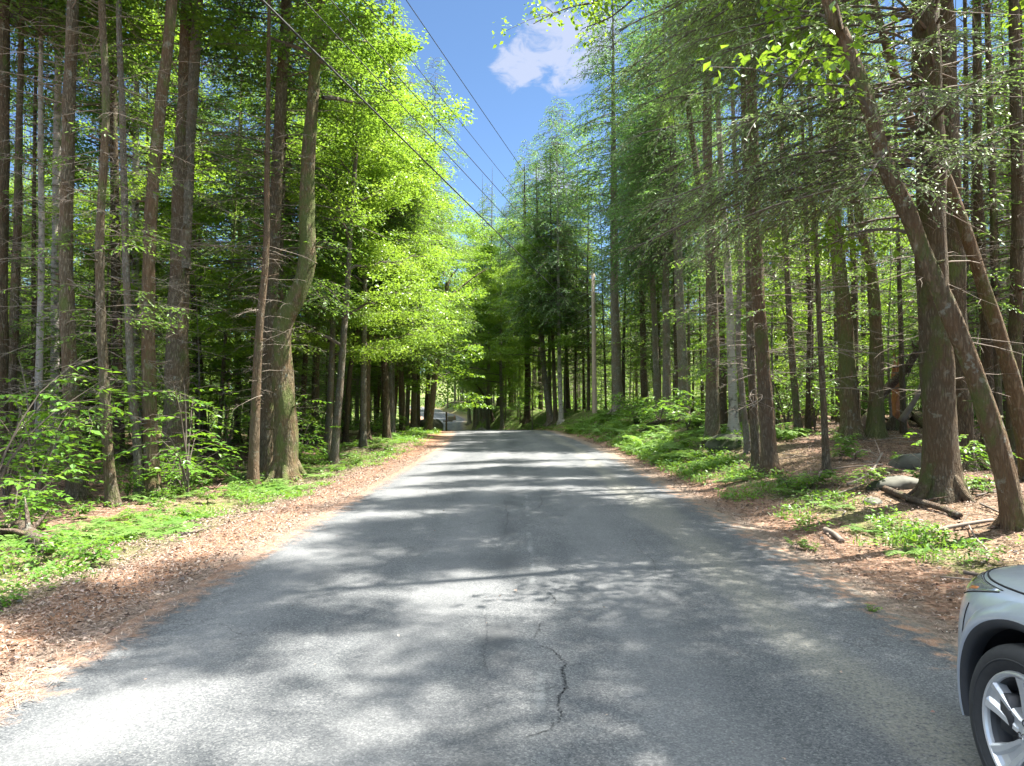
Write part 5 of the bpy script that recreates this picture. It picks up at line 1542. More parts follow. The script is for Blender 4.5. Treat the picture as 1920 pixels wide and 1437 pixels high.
def rnd_stick(u, y, L0, lab, grp, i):
    x = u + float(road_c(y)); a = sg.random() * 6.28
    pts = []
    for k in range(4):
        xx = x + math.cos(a) * L0 * (k / 3 - .5) + sg.gauss(0, .05); yy = y + math.sin(a) * L0 * (k / 3 - .5) + sg.gauss(0, .05)
        pts.append([xx, yy, gz(xx, yy) + .03 + sg.random() * .05])
    r = sg.uniform(.006, .02)
    stick('fallen_branch', pts, r, r * .5, sg.choice(['twig', 'twig', 'twig_dark']), lab, 'branch', grp, seed=i, n=5, m=7, twigs=sg.randrange(0, 5))
for i in range(120):
    y = 5.5 + 20 * sg.random() ** 1.2
    rnd_stick(sg.uniform(4.3, 11), y, sg.uniform(.4, 1.7), 'dead stick lying on the leaf litter under the trees right of the road', 'dead sticks on the litter right of the road', 100 + i)
for i in range(40):
    y = 8 + 22 * sg.random()
    rnd_stick(-sg.uniform(5.5, 13), y, sg.uniform(.4, 1.8), 'dead stick lying on the leaf litter under the trees left of the road', 'dead sticks on the litter left of the road', 300 + i)

# ------------------------------------------------------------------ utility pole, cables, mailbox
M['pole'] = simple_mat('weathered_pole_wood', (0.40, 0.31, 0.24), 0.85, var=0.25, vscale=6)
M['metal'] = simple_mat('galvanised_metal', (0.42, 0.44, 0.45), 0.45, 0.8)
M['wire'] = simple_mat('cable_sheath', (0.035, 0.036, 0.038), 0.6)
M['wire_pale'] = simple_mat('bare_cable', (0.34, 0.35, 0.34), 0.5, 0.3)
M['insul'] = simple_mat('glazed_insulator', (0.42, 0.46, 0.48), 0.25)
def box(geo, c, s, mat=0, rot=None, tint=.5):
    c = np.array(c, float); s = np.array(s, float) / 2
    V = np.array([[x, y, z] for z in (-1, 1) for (x, y) in ((-1, -1), (1, -1), (1, 1), (-1, 1))], float) * s
    if rot is not None: V = V @ np.array(rot).T
    Q = [(0, 3, 2, 1), (4, 5, 6, 7), (0, 1, 5, 4), (1, 2, 6, 5), (2, 3, 7, 6), (3, 0, 4, 7)]
    geo.add(V + c, Q, mat, tint)
def bevel(o, w=.01, seg=2):
    m = o.modifiers.new('bevel', 'BEVEL'); m.width = w; m.segments = seg; m.limit_method = 'ANGLE'
YP = 46.0
pb = pix_at(1115, 790, YP); pt = pix_at(1112, 513, YP)
pz = gz(pb[0], YP)
pole = empty('utility_pole', (pb[0], YP, pz), 0, 'bare wooden utility pole on the right bank where the road bends', 'utility pole')
def rel(p): return np.array(p) - np.array([pb[0], YP, pz])
top = rel(pt)
gm = Geo(); V, Q = tubes(np.array([[0, 0, -.5], [0, 0, 0], top * .25, top * .5, top * .75, top, top + [0, 0, .01]]), np.array([.165, .16, .15, .14, .125, .11, .005]), 14, wob=.015); gm.add(V, Q)
link('pole', gm.mesh('pole', [M['pole']]), pole)
gm = Geo(); V, Q = tubes(np.array([top + [0, 0, -.1], top + [0, 0, .12], top + [0, 0, .14], top + [0, 0, .26], top + [0, 0, .27]]), np.array([.02, .02, .065, .045, .003]), 10); gm.add(V, Q)
link('insulator', gm.mesh('insulator', [M['insul']]), pole)
for hz in (9.0 - 1.0, 7.4, 6.7, 6.3):
    gm = Geo(); f = (hz - pz) / top[2]
    box(gm, [top[0] * f - .17, -.02, hz - pz], [.14, .06, .12]); V, Q = tubes(np.array([[top[0] * f - .22, -.02, hz - pz - .06], [top[0] * f - .22, -.02, hz - pz + .08]]), np.array([.035, .03]), 8); gm.add(V, Q)
    link('bracket', gm.mesh('bracket', [M['metal']]), pole)

def cable(a, b, r, sag, mat, label, ext=0, grp=None, n=24):
    a = np.array(a, float); b = np.array(b, float)
    if ext: a = b + (a - b) * ext
    t = np.linspace(0, 1, n)[:, None]
    P = a * (1 - t) + b * t
    P[:, 2] -= sag * 4 * t[:, 0] * (1 - t[:, 0])
    g2 = Geo(); V, Q = tubes(P - a, np.full(n, r), 6); g2.add(V, Q)
    o = link('overhead_cable', g2.mesh('overhead_cable', [M[mat]])); o.location = tuple(a)
    tag(o, label, 'cable', grp)
def att(z, dx=-.2): 
    f = (z - pz) / top[2]
    return np.array([pb[0] + top[0] * f + dx, YP - .02, z])
z_of = lambda py, d: CAMZ + (756 - py) / FPX * d
cable(pix_at(501, 0, 12.7), att(z_of(607, YP)), .022, 0.10, 'wire', 'thickest and lowest of the dark cables slanting down from the top left', 1.7)
cable(pix_at(578, 0, 12.9), att(z_of(575, YP)), .012, 0.10, 'wire', 'thin cable just above the thickest one', 1.7)
cable(pix_at(630, 0, 13.2), att(z_of(548, YP)), .011, 0.12, 'wire', 'middle one of the five cables slanting down from the top left', 1.7)
cable(pix_at(690, 0, 13.6), att(z_of(530, YP)), .008, 0.12, 'wire', 'faintest of the cables, second from the top', 1.7)
cable(pix_at(770, 0, 14.8), att(z_of(506, YP), 0), .010, 0.15, 'wire', 'topmost cable crossing the open blue sky', 1.7)
for (py, ex, ey, nm) in [(548, 800, 672, 'highest of the pale cables running from the pole to the far left bend'), (578, 800, 700, 'second pale cable running from the pole to the far left bend'),
                         (596, 800, 722, 'third pale cable running from the pole to the far left bend'), (610, 800, 735, 'lowest pale cable running from the pole to the far left bend')]:
    cable(pix_at(ex, ey, 118), att(z_of(py, YP)), .014, 0.2, 'wire_pale', nm)
gy = pix_at(1212, 690, 49); 
cable([gy[0], 49, gz(gy[0], 49) + .1], att(z_of(541, YP), .1), .010, 0.0, 'wire_pale', 'guy wire slanting down from the pole to the right')

def mailbox():
    y0 = 46.0
    b = pix_at(837, 800, y0); z = gz(b[0], y0)
    e = empty('mailbox', (b[0], y0, z), rad(8), 'dark mailbox on a post at the far left bend', 'mailbox')
    h = pix_at(837, 773, y0)[2] - z
    g1 = Geo(); box(g1, [0, 0, h / 2 - .1], [.11, .11, h + .2]); link('post', g1.mesh('post', [M['bark_dark']], smooth=False), e)
    g1 = Geo(); box(g1, [.1, 0, h * .52], [.62, .09, .07]); link('arm', g1.mesh('arm', [M['bark_dark']], smooth=False), e)
    # half round box
    k = 12; prof = [(-.14, 0), (-.14, .16)] + [(-.14 * math.cos(t), .16 + .14 * math.sin(t)) for t in np.linspace(0.2, math.pi - .2, k)] + [(.14, .16), (.14, 0)]
    prof = np.array(prof); m = len(prof)
    V = [];
    for x in (.08, .62):
        for (u, v) in prof: V.append((x, u, h * .56 + v))
    Q = [(j, (j + 1) % m, m + (j + 1) % m, m + j) for j in range(m)]
    g1 = Geo(); g1.add(V, Q)
    for s in (0, 1):
        o_ = s * m
        for j in range(0, (m - 2) // 2):
            g1.add([V[o_ + j], V[o_ + j + 1], V[o_ + m - 2 - j], V[o_ + m - 1 - j]], [(0, 1, 2, 3)])
    link('box', g1.mesh('box', [simple_mat('faded_mailbox_metal', (0.16, 0.15, 0.12), .6, .3)], smooth=False), e)
    g1 = Geo(); box(g1, [.5, -.15, h * .56 + .22], [.03, .012, .2]); link('flag', g1.mesh('flag', [simple_mat('red_flag_paint', (.35, .04, .03), .5)], smooth=False), e)
mailbox()

# ------------------------------------------------------------------ the parked car
def car_paint():
    m, nt, b = new_mat('silver_blue_paint')
    tc = N(nt, 'ShaderNodeTexCoord').outputs['Object']
    f = noise(nt, tc, 6.0, 5, 0.7)
    c = mixc(nt, maprange(nt, f, 0.35, 0.75), (0.46, 0.51, 0.57), (0.41, 0.455, 0.515))
    L(nt, c, b.inputs['Base Color'])
    b.inputs['Metallic'].default_value = 0.45
    L(nt, maprange(nt, f, 0.3, 0.7, 0.30, 0.42), b.inputs['Roughness'])
    set_in(b, 'Coat Weight', 0.8); set_in(b, 'Coat Roughness', 0.08)
    return m
M['paint'] = car_paint()
M['trim'] = simple_mat('dark_plastic_trim', (0.030, 0.033, 0.036), 0.6, var=.2)
M['liner'] = simple_mat('wheel_arch_liner', (0.012, 0.012, 0.013), 0.95)
M['tyre'] = simple_mat('tyre_rubber', (0.030, 0.031, 0.030), 0.85, var=.35, vscale=30)
M['alloy'] = simple_mat('alloy_wheel', (0.66, 0.67, 0.66), 0.38, 0.6, var=.08)
M['alloy_dark'] = simple_mat('brakes_and_shaded_barrel', (0.07, 0.07, 0.07), 0.6, 0.5)
M['glass'] = simple_mat('tinted_glass', (0.02, 0.025, 0.028), 0.05, 0.0, 1.0)
M['lamp'] = simple_mat('headlight_glass', (0.42, 0.45, 0.46), 0.06, 0.7, 0.9)
M['chrome'] = simple_mat('chrome', (0.6, 0.6, 0.6), 0.12, 1.0)
M['amber'] = simple_mat('amber_reflector', (0.45, 0.17, 0.06), 0.15)
M['red'] = simple_mat('red_tail_lamp', (0.4, 0.02, 0.02), 0.2)

CX, YF, YR_, HW = 2.975, 3.93, -0.72, 0.91     # car centre line, nose, tail, half width
WY = (3.00, 0.33); WR = 0.37
def super_plan(a, inset, fin):
    """closed outline; a in 0..2pi from the nose, clockwise over the left side"""
    pass
# left half outline (towards the camera), nose centre -> tail centre, local x negative = left
PLAN = np.array([(0, 3.93), (-.25, 3.92), (-.48, 3.87), (-.66, 3.765), (-.79, 3.60), (-.868, 3.42), (-.90, 3.20), (-.91, 2.9), (-.91, 2.3), (-.905, 1.5), (-.91, .8), (-.91, .2), (-.895, -.2), (-.84, -.5), (-.66, -.66), (-.35, -.71), (0, -.72)])
PL = catmull(np.c_[PLAN, np.zeros(len(PLAN))], 110)[:, :2]
def body_layer(z, side_in, front_in, rear_in, rise=0.0):
    P = PL.copy()
    y0, y1 = 3.93, -.72
    mid = 1.6
    s = np.where(P[:, 1] > mid, (P[:, 1] - mid) / (y0 - mid), (mid - P[:, 1]) / (mid - y1))
    ins = np.where(P[:, 1] > mid, front_in, rear_in)
    y = np.where(P[:, 1] > mid, mid + (P[:, 1] - mid) * (1 - front_in / (y0 - mid)), mid + (P[:, 1] - mid) * (1 - rear_in / (mid - y1)))
    x = P[:, 0] * (1 - side_in / HW)
    zz = z + rise * (3.93 - y)
    return np.stack([x, y, zz], -1)
LAY = [(0.20, .10, .16, .12, 0), (0.24, .03, .07, .05, 0), (0.34, .008, .02, .02, 0), (0.47, 0, .0, 0, 0), (0.60, .0, .0, 0, 0), (0.71, .004, .012, .01, .004), (0.79, .015, .035, .02, .010), (0.850, .040, .065, .03, .018),
       (0.893, .085, .105, .04, .028), (0.918, .15, .165, .05, .038), (0.934, .24, .25, .08, .048), (0.946, .40, .40, .2, .056), (0.953, .62, .65, .5, .060), (0.957, .86, .95, .9, .062)]
def body_surface():
    """smooth lofted layers"""
    zs = np.array(LAY)
    m = 46
    t = np.linspace(0, len(LAY) - 1, m)
    P4 = catmull_param(zs, t)
    return [body_layer(*row) for row in P4]
def catmull_param(A, t):
    A = np.asarray(A, float)
    P = np.vstack([2 * A[0] - A[1], A, 2 * A[-1] - A[-2]])
    out = []
    for x in t:
        i = min(int(x), len(A) - 2); u = x - i
        p0, p1, p2, p3 = P[i:i + 4]
        out.append(.5 * ((2 * p1) + (-p0 + p2) * u + (2 * p0 - 5 * p1 + 4 * p2 - p3) * u * u + (-p0 + 3 * p1 - 3 * p2 + p3) * u ** 3))
    return np.array(out)
def surf(i_f, t_f):
    """point on left body surface: i_f plan parameter 0..109, t_f layer parameter"""
    row = catmull_param(LAY, [t_f])[0]
    P = body_layer(*row)
    i = int(min(max(i_f, 0), 108)); f = i_f - i
    return P[i] * (1 - f) + P[i + 1] * f
def plan_i(y):      # plan index at a given y on the side
    return float(np.interp(-y, -PL[:, 1], np.arange(len(PL))))

def build_car():
    car = empty('parked_car', (CX, 0, 0), 0, 'silver blue car parked at the right road edge, cut by the corner of the photo', 'car')
    rows = body_surface()
    full = []
    for P in rows:
        Rr = P[::-1].copy(); Rr[:, 0] *= -1
        full.append(np.vstack([P, Rr[1:-1]]))
    full = np.array(full)             # layers, ring, 3
    m, n, _ = full.shape
    V = full.reshape(-1, 3)
    i = np.arange(m - 1)[:, None]; j = np.arange(n)[None]
    # the plan runs clockwise seen from above on the left side
    Q = np.stack([i * n + (j + 1) % n, i * n + j, (i + 1) * n + j, (i + 1) * n + (j + 1) % n], -1).reshape(-1, 4)
    geo = Geo(); geo.add(V, Q)
    # closing bottom and top with strips left-right
    k = len(PL)
    def cap(row, flip):
        b = row * n
        q = []
        for a in range(k - 1):
            l0, l1 = b + a, b + a + 1
            r0 = b + (n - a) % n if a > 0 else b
            r1 = b + (n - a - 1) if a + 1 < k - 1 else b + k - 1
            if a == 0: q.append((b, b + 1, b + n - 1, b + n - 1))
            elif a == k - 2: q.append((l0, b + k - 1, r0, r0))
            else: q.append((l0, l1, r1, r0))
        q = [tuple(reversed(x)) if flip else x for x in q]
        return q
    bm_faces = cap(0, True) + cap(m - 1, False)
    import bmesh
    bm = bmesh.new()
    vs = [bm.verts.new(tuple(v)) for v in V]
    for q in Q: bm.faces.new([vs[a] for a in q])
    for q in bm_faces:
        qq = list(dict.fromkeys(q))
        try: bm.faces.new([vs[a] for a in qq])
        except ValueError: pass
    bmesh.ops.recalc_face_normals(bm, faces=bm.faces)
    for f in bm.faces: f.smooth = True
    me = bpy.data.meshes.new('body'); bm.to_mesh(me); bm.free()
    me.materials.append(M['paint']); me.materials.append(M['liner'])
    body = link('body', me, car)
    # wheel wells cut out
    cut = bmesh.new()
    for wy in WY:
        for sx in (-1, 1):
            r = .435
            mt = Matrix.Translation((sx * .84, wy, .385)) @ Matrix.Rotation(rad(90), 4, 'Y')
            bmesh.ops.create_cone(cut, cap_ends=True, segments=64, radius1=r, radius2=r, depth=.56, matrix=mt)
    cm = bpy.data.meshes.new('cut'); cut.to_mesh(cm); cut.free()
    cm.materials.append(M['liner'])
    co = link('cut', cm, car)
    md = body.modifiers.new('wells', 'BOOLEAN'); md.operation = 'DIFFERENCE'; md.object = co; md.solver = 'EXACT'
    try: md.material_mode = 'TRANSFER'
    except Exception: pass
    bpy.context.view_layer.update()
    dg = bpy.context.evaluated_depsgraph_get()
    nm = bpy.data.meshes.new_from_object(body.evaluated_get(dg), preserve_all_data_layers=True, depsgraph=dg)
    body.modifiers.clear(); body.data = nm; nm.name = 'body'
    bpy.data.objects.remove(co)
    # flat shade the liner, keep the paint smooth
    nm.update()
    # arch flare: body coloured lip with a dark inner band
    def arch(wy, sx):
        a = np.linspace(rad(-14), rad(194), 54)
        def ring(r, off, name, mat):
            pass
        prof_paint = [(.530, -.004), (.515, .010), (.490, .022), (.468, .024), (.456, .018)]
        prof_dark = [(.456, .018), (.446, .014), (.428, .006), (.418, -.012), (.418, -.06)]
        for prof, nm_, mat in ((prof_paint, 'wheel_arch', 'paint'), (prof_dark, 'arch_lip', 'trim')):
            V = []
            for t in a:
                for (r, off) in prof:
                    y = wy + r * math.cos(t); z = .385 + r * math.sin(t)
                    z = max(z, .20)
                    # side surface position at this y, z
                    tz = float(np.interp(z, [row[0] for row in LAY], np.arange(len(LAY))))
                    ii = plan_i(min(3.60, max(-.5, y)))
                    sx_ = surf(ii, min(tz, 7.4))
                    V.append((sx * (-sx_[0] + off), y if abs(sx_[1] - y) < .12 else y, z))
            w = len(prof)
            Qa = [(q * w + p, q * w + p + 1, (q + 1) * w + p + 1, (q + 1) * w + p) for q in range(len(a) - 1) for p in range(w - 1)]
            if sx < 0: Qa = [tuple(reversed(x)) for x in Qa]
            g3 = Geo(); g3.add(V, Qa)
            link(nm_, g3.mesh(nm_, [M[mat]]), car)
    for wy in WY:
        for sx in (-1, 1): arch(wy, sx)
    # patches that follow the body: (plan range, layer range) -> pushed out a little
    def patch(name, fn, nu, nv, off, mat, both=True, parent=None):
        for sx in ((-1, 1) if both else (-1,)):
            V = []
            for a in range(nu):
                for b_ in range(nv):
                    i_f, t_f = fn(a / (nu - 1), b_ / (nv - 1))
                    p = surf(i_f, t_f)
                    du = surf(i_f + .6, t_f) - surf(i_f - .6, t_f); dv = surf(i_f, t_f + .08) - surf(i_f, t_f - .08)
                    nrm = np.cross(du, dv); nrm /= np.linalg.norm(nrm) + 1e-9
                    if nrm[0] > 0 and nrm[2] < .3 and p[0] < -.3: nrm = -nrm
                    if np.dot(nrm, p - np.array([0, 1.6, .3])) < 0: nrm = -nrm
                    edge = min(a, nu - 1 - a, b_, nv - 1 - b_)
                    q = p + nrm * (off if edge > 0 else -.004)
                    V.append((q[0] * (-sx), q[1], q[2]))
            Qa = [(a * nv + b_, (a + 1) * nv + b_, (a + 1) * nv + b_ + 1, a * nv + b_ + 1) for a in range(nu - 1) for b_ in range(nv - 1)]
            g3 = Geo(); g3.add(V, Qa)
            o = link(name, g3.mesh(name, [M[mat]]), parent or car)
            out = o
        return out
    iA, iB = plan_i(3.86), plan_i(3.32)
    # headlight: wraps the corner, tapering to a point along the fender
    def hl(u, v):
        lo = 4.9 + 2.95 * u ** 1.1; hi = 8.05
        return iA + (iB - iA) * u, lo + (hi - lo) * v
    patch('headlight', hl, 22, 9, .006, 'lamp')
    def rim_line(f):
        return [(iA + (iB - iA) * u, f(u)) for u in np.linspace(0, 1, 26)]
    def am(u, v):
        uu = .58 + .2 * u; lo = 4.9 + 2.95 * uu ** 1.1 + .15; hi = lo + .6 - .3 * u
        return iA + (iB - iA) * uu, lo + (hi - lo) * v
    patch('indicator', am, 7, 5, .009, 'amber')
    def cr(u, v):
        uu = .25 + .3 * u; lo = 6.5 + .75 * u; hi = 7.8
        return iA + (iB - iA) * uu, lo + (hi - lo) * v
    patch('reflector', cr, 7, 5, .008, 'chrome')
    # grille, number-plate recess, tail lamps
    i0 = 0.3
    patch('grille', lambda u, v: (i0 + (plan_i(3.90) - i0) * u, 4.4 + 2.0 * v), 10, 6, .006, 'trim')
    patch('tail_light', lambda u, v: (plan_i(-.25) + (plan_i(-.62) - plan_i(-.25)) * u, 5.0 + 2.4 * v), 10, 6, .008, 'red')
    # sill and lower bumper in dark plastic
    patch('sill', lambda u, v: (plan_i(2.52) + (plan_i(.82) - plan_i(2.52)) * u, 1.05 + 1.1 * v), 24, 4, .010, 'trim')
    patch('bumper_skirt', lambda u, v: (.3 + (plan_i(3.47) - .3) * u, .6 + 1.45 * v), 20, 4, .006, 'trim')
    # panel gaps: thin dark lines sunk on the surface
    def seam(path, r=.004):
        for sx in (-1, 1):
            P = np.array([surf(*p) for p in path]); P[:, 0] *= -sx
            P[:, 2] += .001
            g3 = Geo(); V, Q = tubes(P, np.full(len(P), r), 5); g3.add(V, Q)
            link('panel_gap', g3.mesh('panel_gap', [M['liner']]), car)
    seam([(iA - 12 + (plan_i(1.9) - iA + 12) * t, 8.15 + .5 * t) for t in np.linspace(0, 1, 50)], .005)
    seam(rim_line(lambda u: 4.9 + 2.95 * u ** 1.1), .0035)
    seam(rim_line(lambda u: 8.05), .003)
    seam([(plan_i(3.46), 4.3 + 1.9 * t) for t in np.linspace(0, 1, 12)])
    seam([(plan_i(2.30), 2.4 + 5.8 * t) for t in np.linspace(0, 1, 20)])
    seam([(plan_i(1.30), 2.4 + 5.8 * t) for t in np.linspace(0, 1, 20)])
    # cabin: glass house with pillars and roof
    def cab_layer(z, w, yf, yr):
        a = np.linspace(0, 2 * math.pi, 72, endpoint=False)
        ex = 5.0
        x = np.sign(np.cos(a)) * np.abs(np.cos(a)) ** (2 / ex) * w
        y = (yf + yr) / 2 + np.sign(np.sin(a)) * np.abs(np.sin(a)) ** (2 / ex) * (yf - yr) / 2
        return np.stack([x, y, np.full(72, z)], -1)
    cab = [(0.93, .80, 2.75, -.62), (1.06, .78, 2.52, -.60), (1.30, .70, 2.02, -.50), (1.48, .63, 1.68, -.40)]
    roof = [(1.48, .635, 1.69, -.41), (1.53, .61, 1.58, -.36), (1.565, .54, 1.40, -.28), (1.585, .35, 1.1, -.1), (1.59, .02, .6, .5)]
    for nm_, ls, mat in (('window', cab, 'glass'), ('roof', roof, 'paint')):
        V = np.vstack([cab_layer(*l) for l in ls]); k = 72
        Qa = [(r_ * k + c, r_ * k + (c + 1) % k, (r_ + 1) * k + (c + 1) % k, (r_ + 1) * k + c) for r_ in range(len(ls) - 1) for c in range(k)]
        g3 = Geo(); g3.add(V, Qa); link(nm_, g3.mesh(nm_, [M[mat]]), car)
    # body shoulder that carries the glass
    V = np.vstack([cab_layer(.80, .86, 2.60, -.66), cab_layer(.93, .845, 2.50, -.66), cab_layer(.985, .81, 2.62, -.635), cab_layer(.99, .60, 2.3, -.4)]); k = 72
    Qa = [(r_ * k + c, r_ * k + (c + 1) % k, (r_ + 1) * k + (c + 1) % k, (r_ + 1) * k + c) for r_ in range(3) for c in range(k)]
    g3 = Geo(); g3.add(V, Qa); link('shoulder', g3.mesh('shoulder', [M['paint']]), car)
    for sx in (-1, 1):
        g3 = Geo()
        for (ya, za, xa), (yb, zb, xb) in ((((2.56, 1.0, .79)), ((1.66, 1.49, .63))), (((1.22, 1.0, .80)), ((1.12, 1.49, .64))), (((.25, 1.0, .80)), ((.22, 1.49, .64))), (((-.52, 1.0, .78)), ((-.30, 1.49, .62)))):
            V, Q = tubes(np.array([[sx * xa, ya, za], [sx * (xa * .5 + xb * .5 + .015), (ya + yb) / 2, (za + zb) / 2], [sx * xb, yb, zb]]), np.array([.032, .03, .028]), 8); g3.add(V, Q)
        link('pillar', g3.mesh('pillar', [M['paint']]), car)
        # mirror
        g3 = Geo(); nu = 12
        V = []
        for a in np.linspace(-1.5, 1.5, 7):
            for b_ in np.arange(nu) / nu * 6.283:
                V.append((sx * (.98 + .11 * math.cos(a) * math.cos(b_)), 2.18 + .05 * math.sin(a), 1.05 + .075 * math.cos(a) * math.sin(b_)))
        Qa = [(r_ * nu + c, r_ * nu + (c + 1) % nu, (r_ + 1) * nu + (c + 1) % nu, (r_ + 1) * nu + c) for r_ in range(6) for c in range(nu)]
        g3.add(V, Qa); box(g3, [sx * .86, 2.18, 1.01], [.12, .05, .04]); link('mirror', g3.mesh('mirror', [M['paint']]), car)
        for hy in (1.42, .46):
            g3 = Geo(); V, Q = tubes(np.array([[sx * .895, hy, .80], [sx * .925, hy + .03, .805], [sx * .925, hy + .15, .81], [sx * .895, hy + .18, .81]]), np.array([.012, .013, .013, .012]), 8); g3.add(V, Q)
            link('door_handle', g3.mesh('door_handle', [M['paint']]), car)

    # wheels
    def lathe(prof, n=72, mat=0, g3=None):
        g3 = g3 or Geo()
        a = np.arange(n) / n * 6.283
        V = np.array([(x, r * math.cos(t), r * math.sin(t)) for (x, r) in prof for t in a])
        k = len(prof)
        Qa = [(r_ * n + c, r_ * n + (c + 1) % n, (r_ + 1) * n + (c + 1) % n, (r_ + 1) * n + c) for r_ in range(k - 1) for c in range(n)]
        g3.add(V, Qa, mat); return g3
    # local x: outward = -x
    tyre = Geo()
    lathe([(-.085, .262), (-.098, .275), (-.108, .300), (-.110, .325), (-.104, .346), (-.090, .362), (-.078, .368), (-.060, .371), (-.057, .364), (-.050, .364), (-.047, .372), (-.012, .373), (-.009, .365), (0, .365), (.003, .373), (.045, .372), (.05, .364), (.058, .371), (.09, .362), (.108, .33), (.108, .30), (.09, .262)], 96, 0, tyre)
    # raised rib rings and shoulder blocks
    lathe([(-.1085, .303), (-.1125, .306), (-.1125, .309), (-.1085, .312)], 96, 0, tyre)
    tyre_me = tyre.mesh('tyre', [M['tyre']], smooth=True)
    rim = Geo()
    lathe([(-.088, .263), (-.100, .259), (-.104, .252), (-.101, .244), (-.090, .238), (-.078, .236)], 96, 0, rim)
    lathe([(-.078, .236), (-.060, .228), (.02, .205), (.08, .24), (.085, .262)], 96, 1, rim)  # barrel coloured dark, standing in for shade behind the spokes
    # five broad spokes, each with a sunken groove between two raised ridges
    for sp in range(5):
        t0 = sp * 2 * math.pi / 5 + rad(92)
        rs = np.array([.045, .075, .110, .150, .190, .222, .242])
        tw = np.array([0, .01, .03, .05, .07, .085, .09])
        hw = np.array([.036, .037, .043, .051, .061, .072, .080])
        fx = np.array([-.068, -.075, -.080, -.084, -.090, -.097, -.101])
        gr = np.array([.002, .006, .012, .017, .020, .018, .010])
        V = []
        cs = [(-1.0, .045), (-.96, .010), (-.84, 0), (-.42, .002), (-.22, 'g'), (.30, 'g'), (.48, .002), (.82, 0), (.95, .012), (1.0, .045)]
        for r_, c_, w_, x_, g_ in zip(rs, tw, hw, fx, gr):
            ang = t0 + c_
            er = np.array([0, math.cos(ang), math.sin(ang)]); et = np.array([0, -math.sin(ang), math.cos(ang)])
            for (tt_, dx) in cs:
                V.append(er * math.sqrt(max(r_ * r_ - (w_ * tt_) ** 2, 1e-4)) + et * w_ * tt_ + np.array([x_ + (g_ if dx == 'g' else dx), 0, 0]))
        k = len(cs)
        rim.add(V, [(a * k + b_, a * k + b_ + 1, (a + 1) * k + b_ + 1, (a + 1) * k + b_) for a in range(len(rs) - 1) for b_ in range(k - 1)])
    lathe([(-.04, .072), (-.066, .071), (-.072, .066), (-.071, .040)], 48, 0, rim)
    rim_me = rim.mesh('rim', [M['alloy'], M['alloy_dark']], smooth=False)
    hub = lathe([(-.071, .039), (-.080, .037), (-.084, .030), (-.086, .015), (-.0865, .001)], 40)
    hub_me = hub.mesh('hub_cap', [M['alloy']])
    em = Geo()
    a = np.linspace(0, 6.283, 41)
    V, Q = tubes(np.stack([np.full(41, -.0875), .024 * np.cos(a), .0155 * np.sin(a)], -1), np.full(41, .0016), 6); em.add(V, Q)
    for (y0_, z0_, y1_, z1_) in ((-.012, -.008, -.006, .010), (.006, -.010, .012, .008), (-.008, .001, .008, -.001)):
        V, Q = tubes(np.array([[-.0875, y0_, z0_], [-.0875, (y0_ + y1_) / 2, (z0_ + z1_) / 2], [-.0875, y1_, z1_]]), np.array([.0018, .0024, .0018]), 6); em.add(V, Q)
    em_me = em.mesh('emblem', [M['chrome']])
    nut = Geo()
    lathe([(-.060, .0150), (-.074, .0145), (-.076, .011), (-.070, .010), (-.069, .0005)], 12, 0, nut)
    nut_me = nut.mesh('wheel_nut', [M['alloy_dark']])
    disc = lathe([(-.03, .17), (-.035, .168), (-.035, .05), (-.030, .02)], 48)
    box(disc, [-.035, .13, .05], [.09, .07, .16])
    disc_me = disc.mesh('brake_disc', [M['alloy_dark']])
    for wy in WY:
        for sx in (-1, 1):
            w = bpy.data.objects.new('wheel', tyre_me); COL.objects.link(w)   # the tyre mesh carries the wheel
            w.parent = car; w.location = (sx * .795, wy, WR)
            w.rotation_euler = (0, 0, 0 if sx < 0 else math.pi)
            link('rim', rim_me, w); link('hub_cap', hub_me, w); link('emblem', em_me, w)
            link('brake_disc', disc_me, w)
            for q in range(5):
                ang = rad(97) + (q + .5) * 2 * math.pi / 5
                link('wheel_nut', nut_me, w, (0, .057 * math.cos(ang), .057 * math.sin(ang)))
build_car()

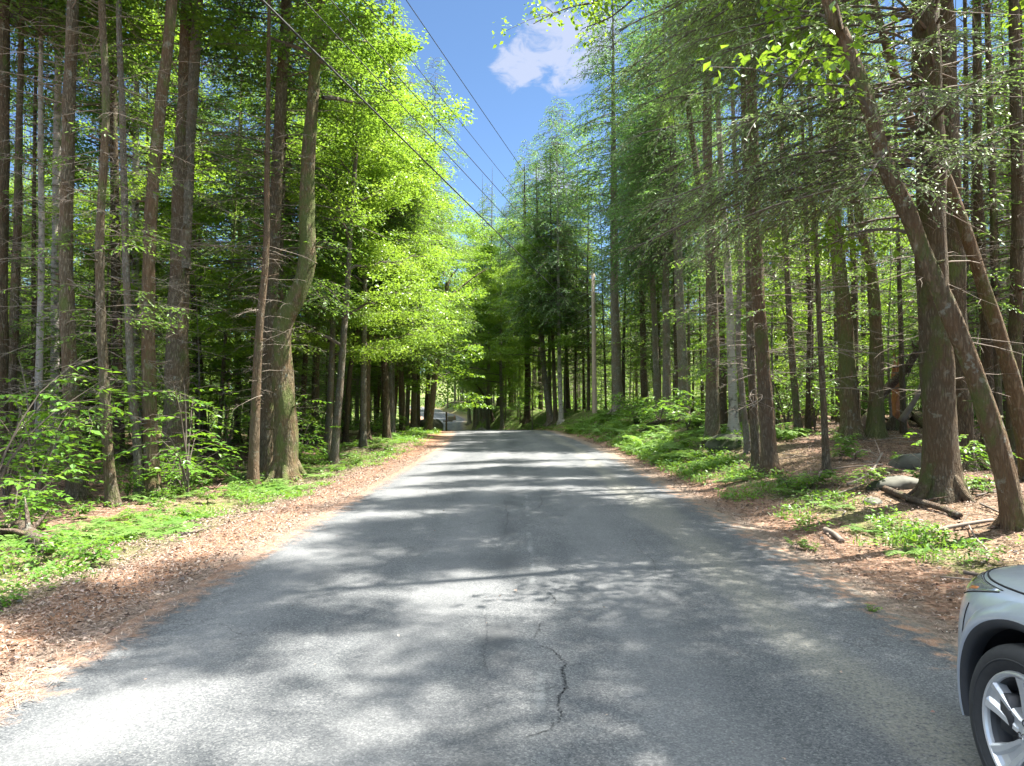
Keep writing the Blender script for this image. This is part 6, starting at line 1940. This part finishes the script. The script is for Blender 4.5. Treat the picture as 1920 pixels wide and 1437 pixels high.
# ------------------------------------------------------------------ tell the copies in the wood apart by what they stand next to
SHORT = {
    'big dark brown hemlock, its': 'the big dark hemlock', 'slim reddish trunk that': 'the slim reddish trunk at the left verge', 'patchy moss and lichen': 'the patchy leaning trunk',
    'thickest straight trunk on the left': 'the thickest left trunk', 'thin stem leaning right': 'the thin leaning stem on the left', 'left stem of the pair': 'the reddish pair on the left',
    'thick mossy trunk with a sharp': 'the S bent tree', 'brown trunk a step right': 'the brown trunk past the S bent tree', 'slanting dark trunk': 'the slanting dark trunk',
    'stout brown trunk near': 'the stout brown trunk on the left', 'thin reddish trunk tilting': 'the thin tilting trunk', 'broken topped trunk': 'the broken topped trunk',
    'slim forked tree': 'the slim forked tree at the bend', 'pale leaning trunk left': 'the pale leaning trunk', 'stout blue grey trunk': 'the stout blue grey trunk',
    'leftmost of three pale': 'the leftmost of three pale trunks', 'stoutest and rightmost': 'the rightmost of three pale trunks', 'tall straight grey brown': 'the tall grey brown trunk',
    'pale birch on the right': 'the right hand birch', 'right one of the twin': 'the twin brown trunks', 'slim trunk behind the bright': 'the slim trunk by the sapling',
    'thin reddish trunk standing alone': 'the lone thin reddish trunk', 'stout straight trunk on the right': 'the stout straight trunk', 'furrowed trunk with': 'the furrowed trunk',
    'thickest trunk on the right': 'the thickest right trunk', 'straight dark trunk seen between': 'the trunk between the leaning ones', 'dark trunk behind the second': 'the dark trunk at the right edge'}
anch = []
for o in COL.objects:
    if o.parent is None and o.get('category') == 'tree':
        for k_, v_ in SHORT.items():
            if o['label'].startswith(k_):
                anch.append((o.location.x / o.location.y, o.location.x, v_))
used = {}
for o in COL.objects:
    lb = o.get('label', '')
    if o.parent is None and o.get('category') == 'tree' and (lb.endswith('of the road')) and any(b_ in lb for b_ in BN.values()) and o.get('group'):
        q = o.location.x / max(1, o.location.y)
        c = min(anch, key=lambda a_: abs(a_[0] - q))
        side_ = 'right' if q > c[0] else 'left'
        dist = {'near': 'close', 'mid': 'farther back', 'far': 'far back'}[band(o.location.y)]
        d0 = lb.split(',')[0].split(' in front rows')[0].split(' deeper in')[0].split(' far off')[0]
        d0 = ' '.join(d0.split(' ')[:6])
        for tail in (' with', ' and', ' the', ' of', ' standing', ' at'):
            if d0.endswith(tail): d0 = d0[:-len(tail)]
        o['label'] = ' '.join(f'{d0} {dist}, {side_} of {c[2]}'.split(' ')[:16])
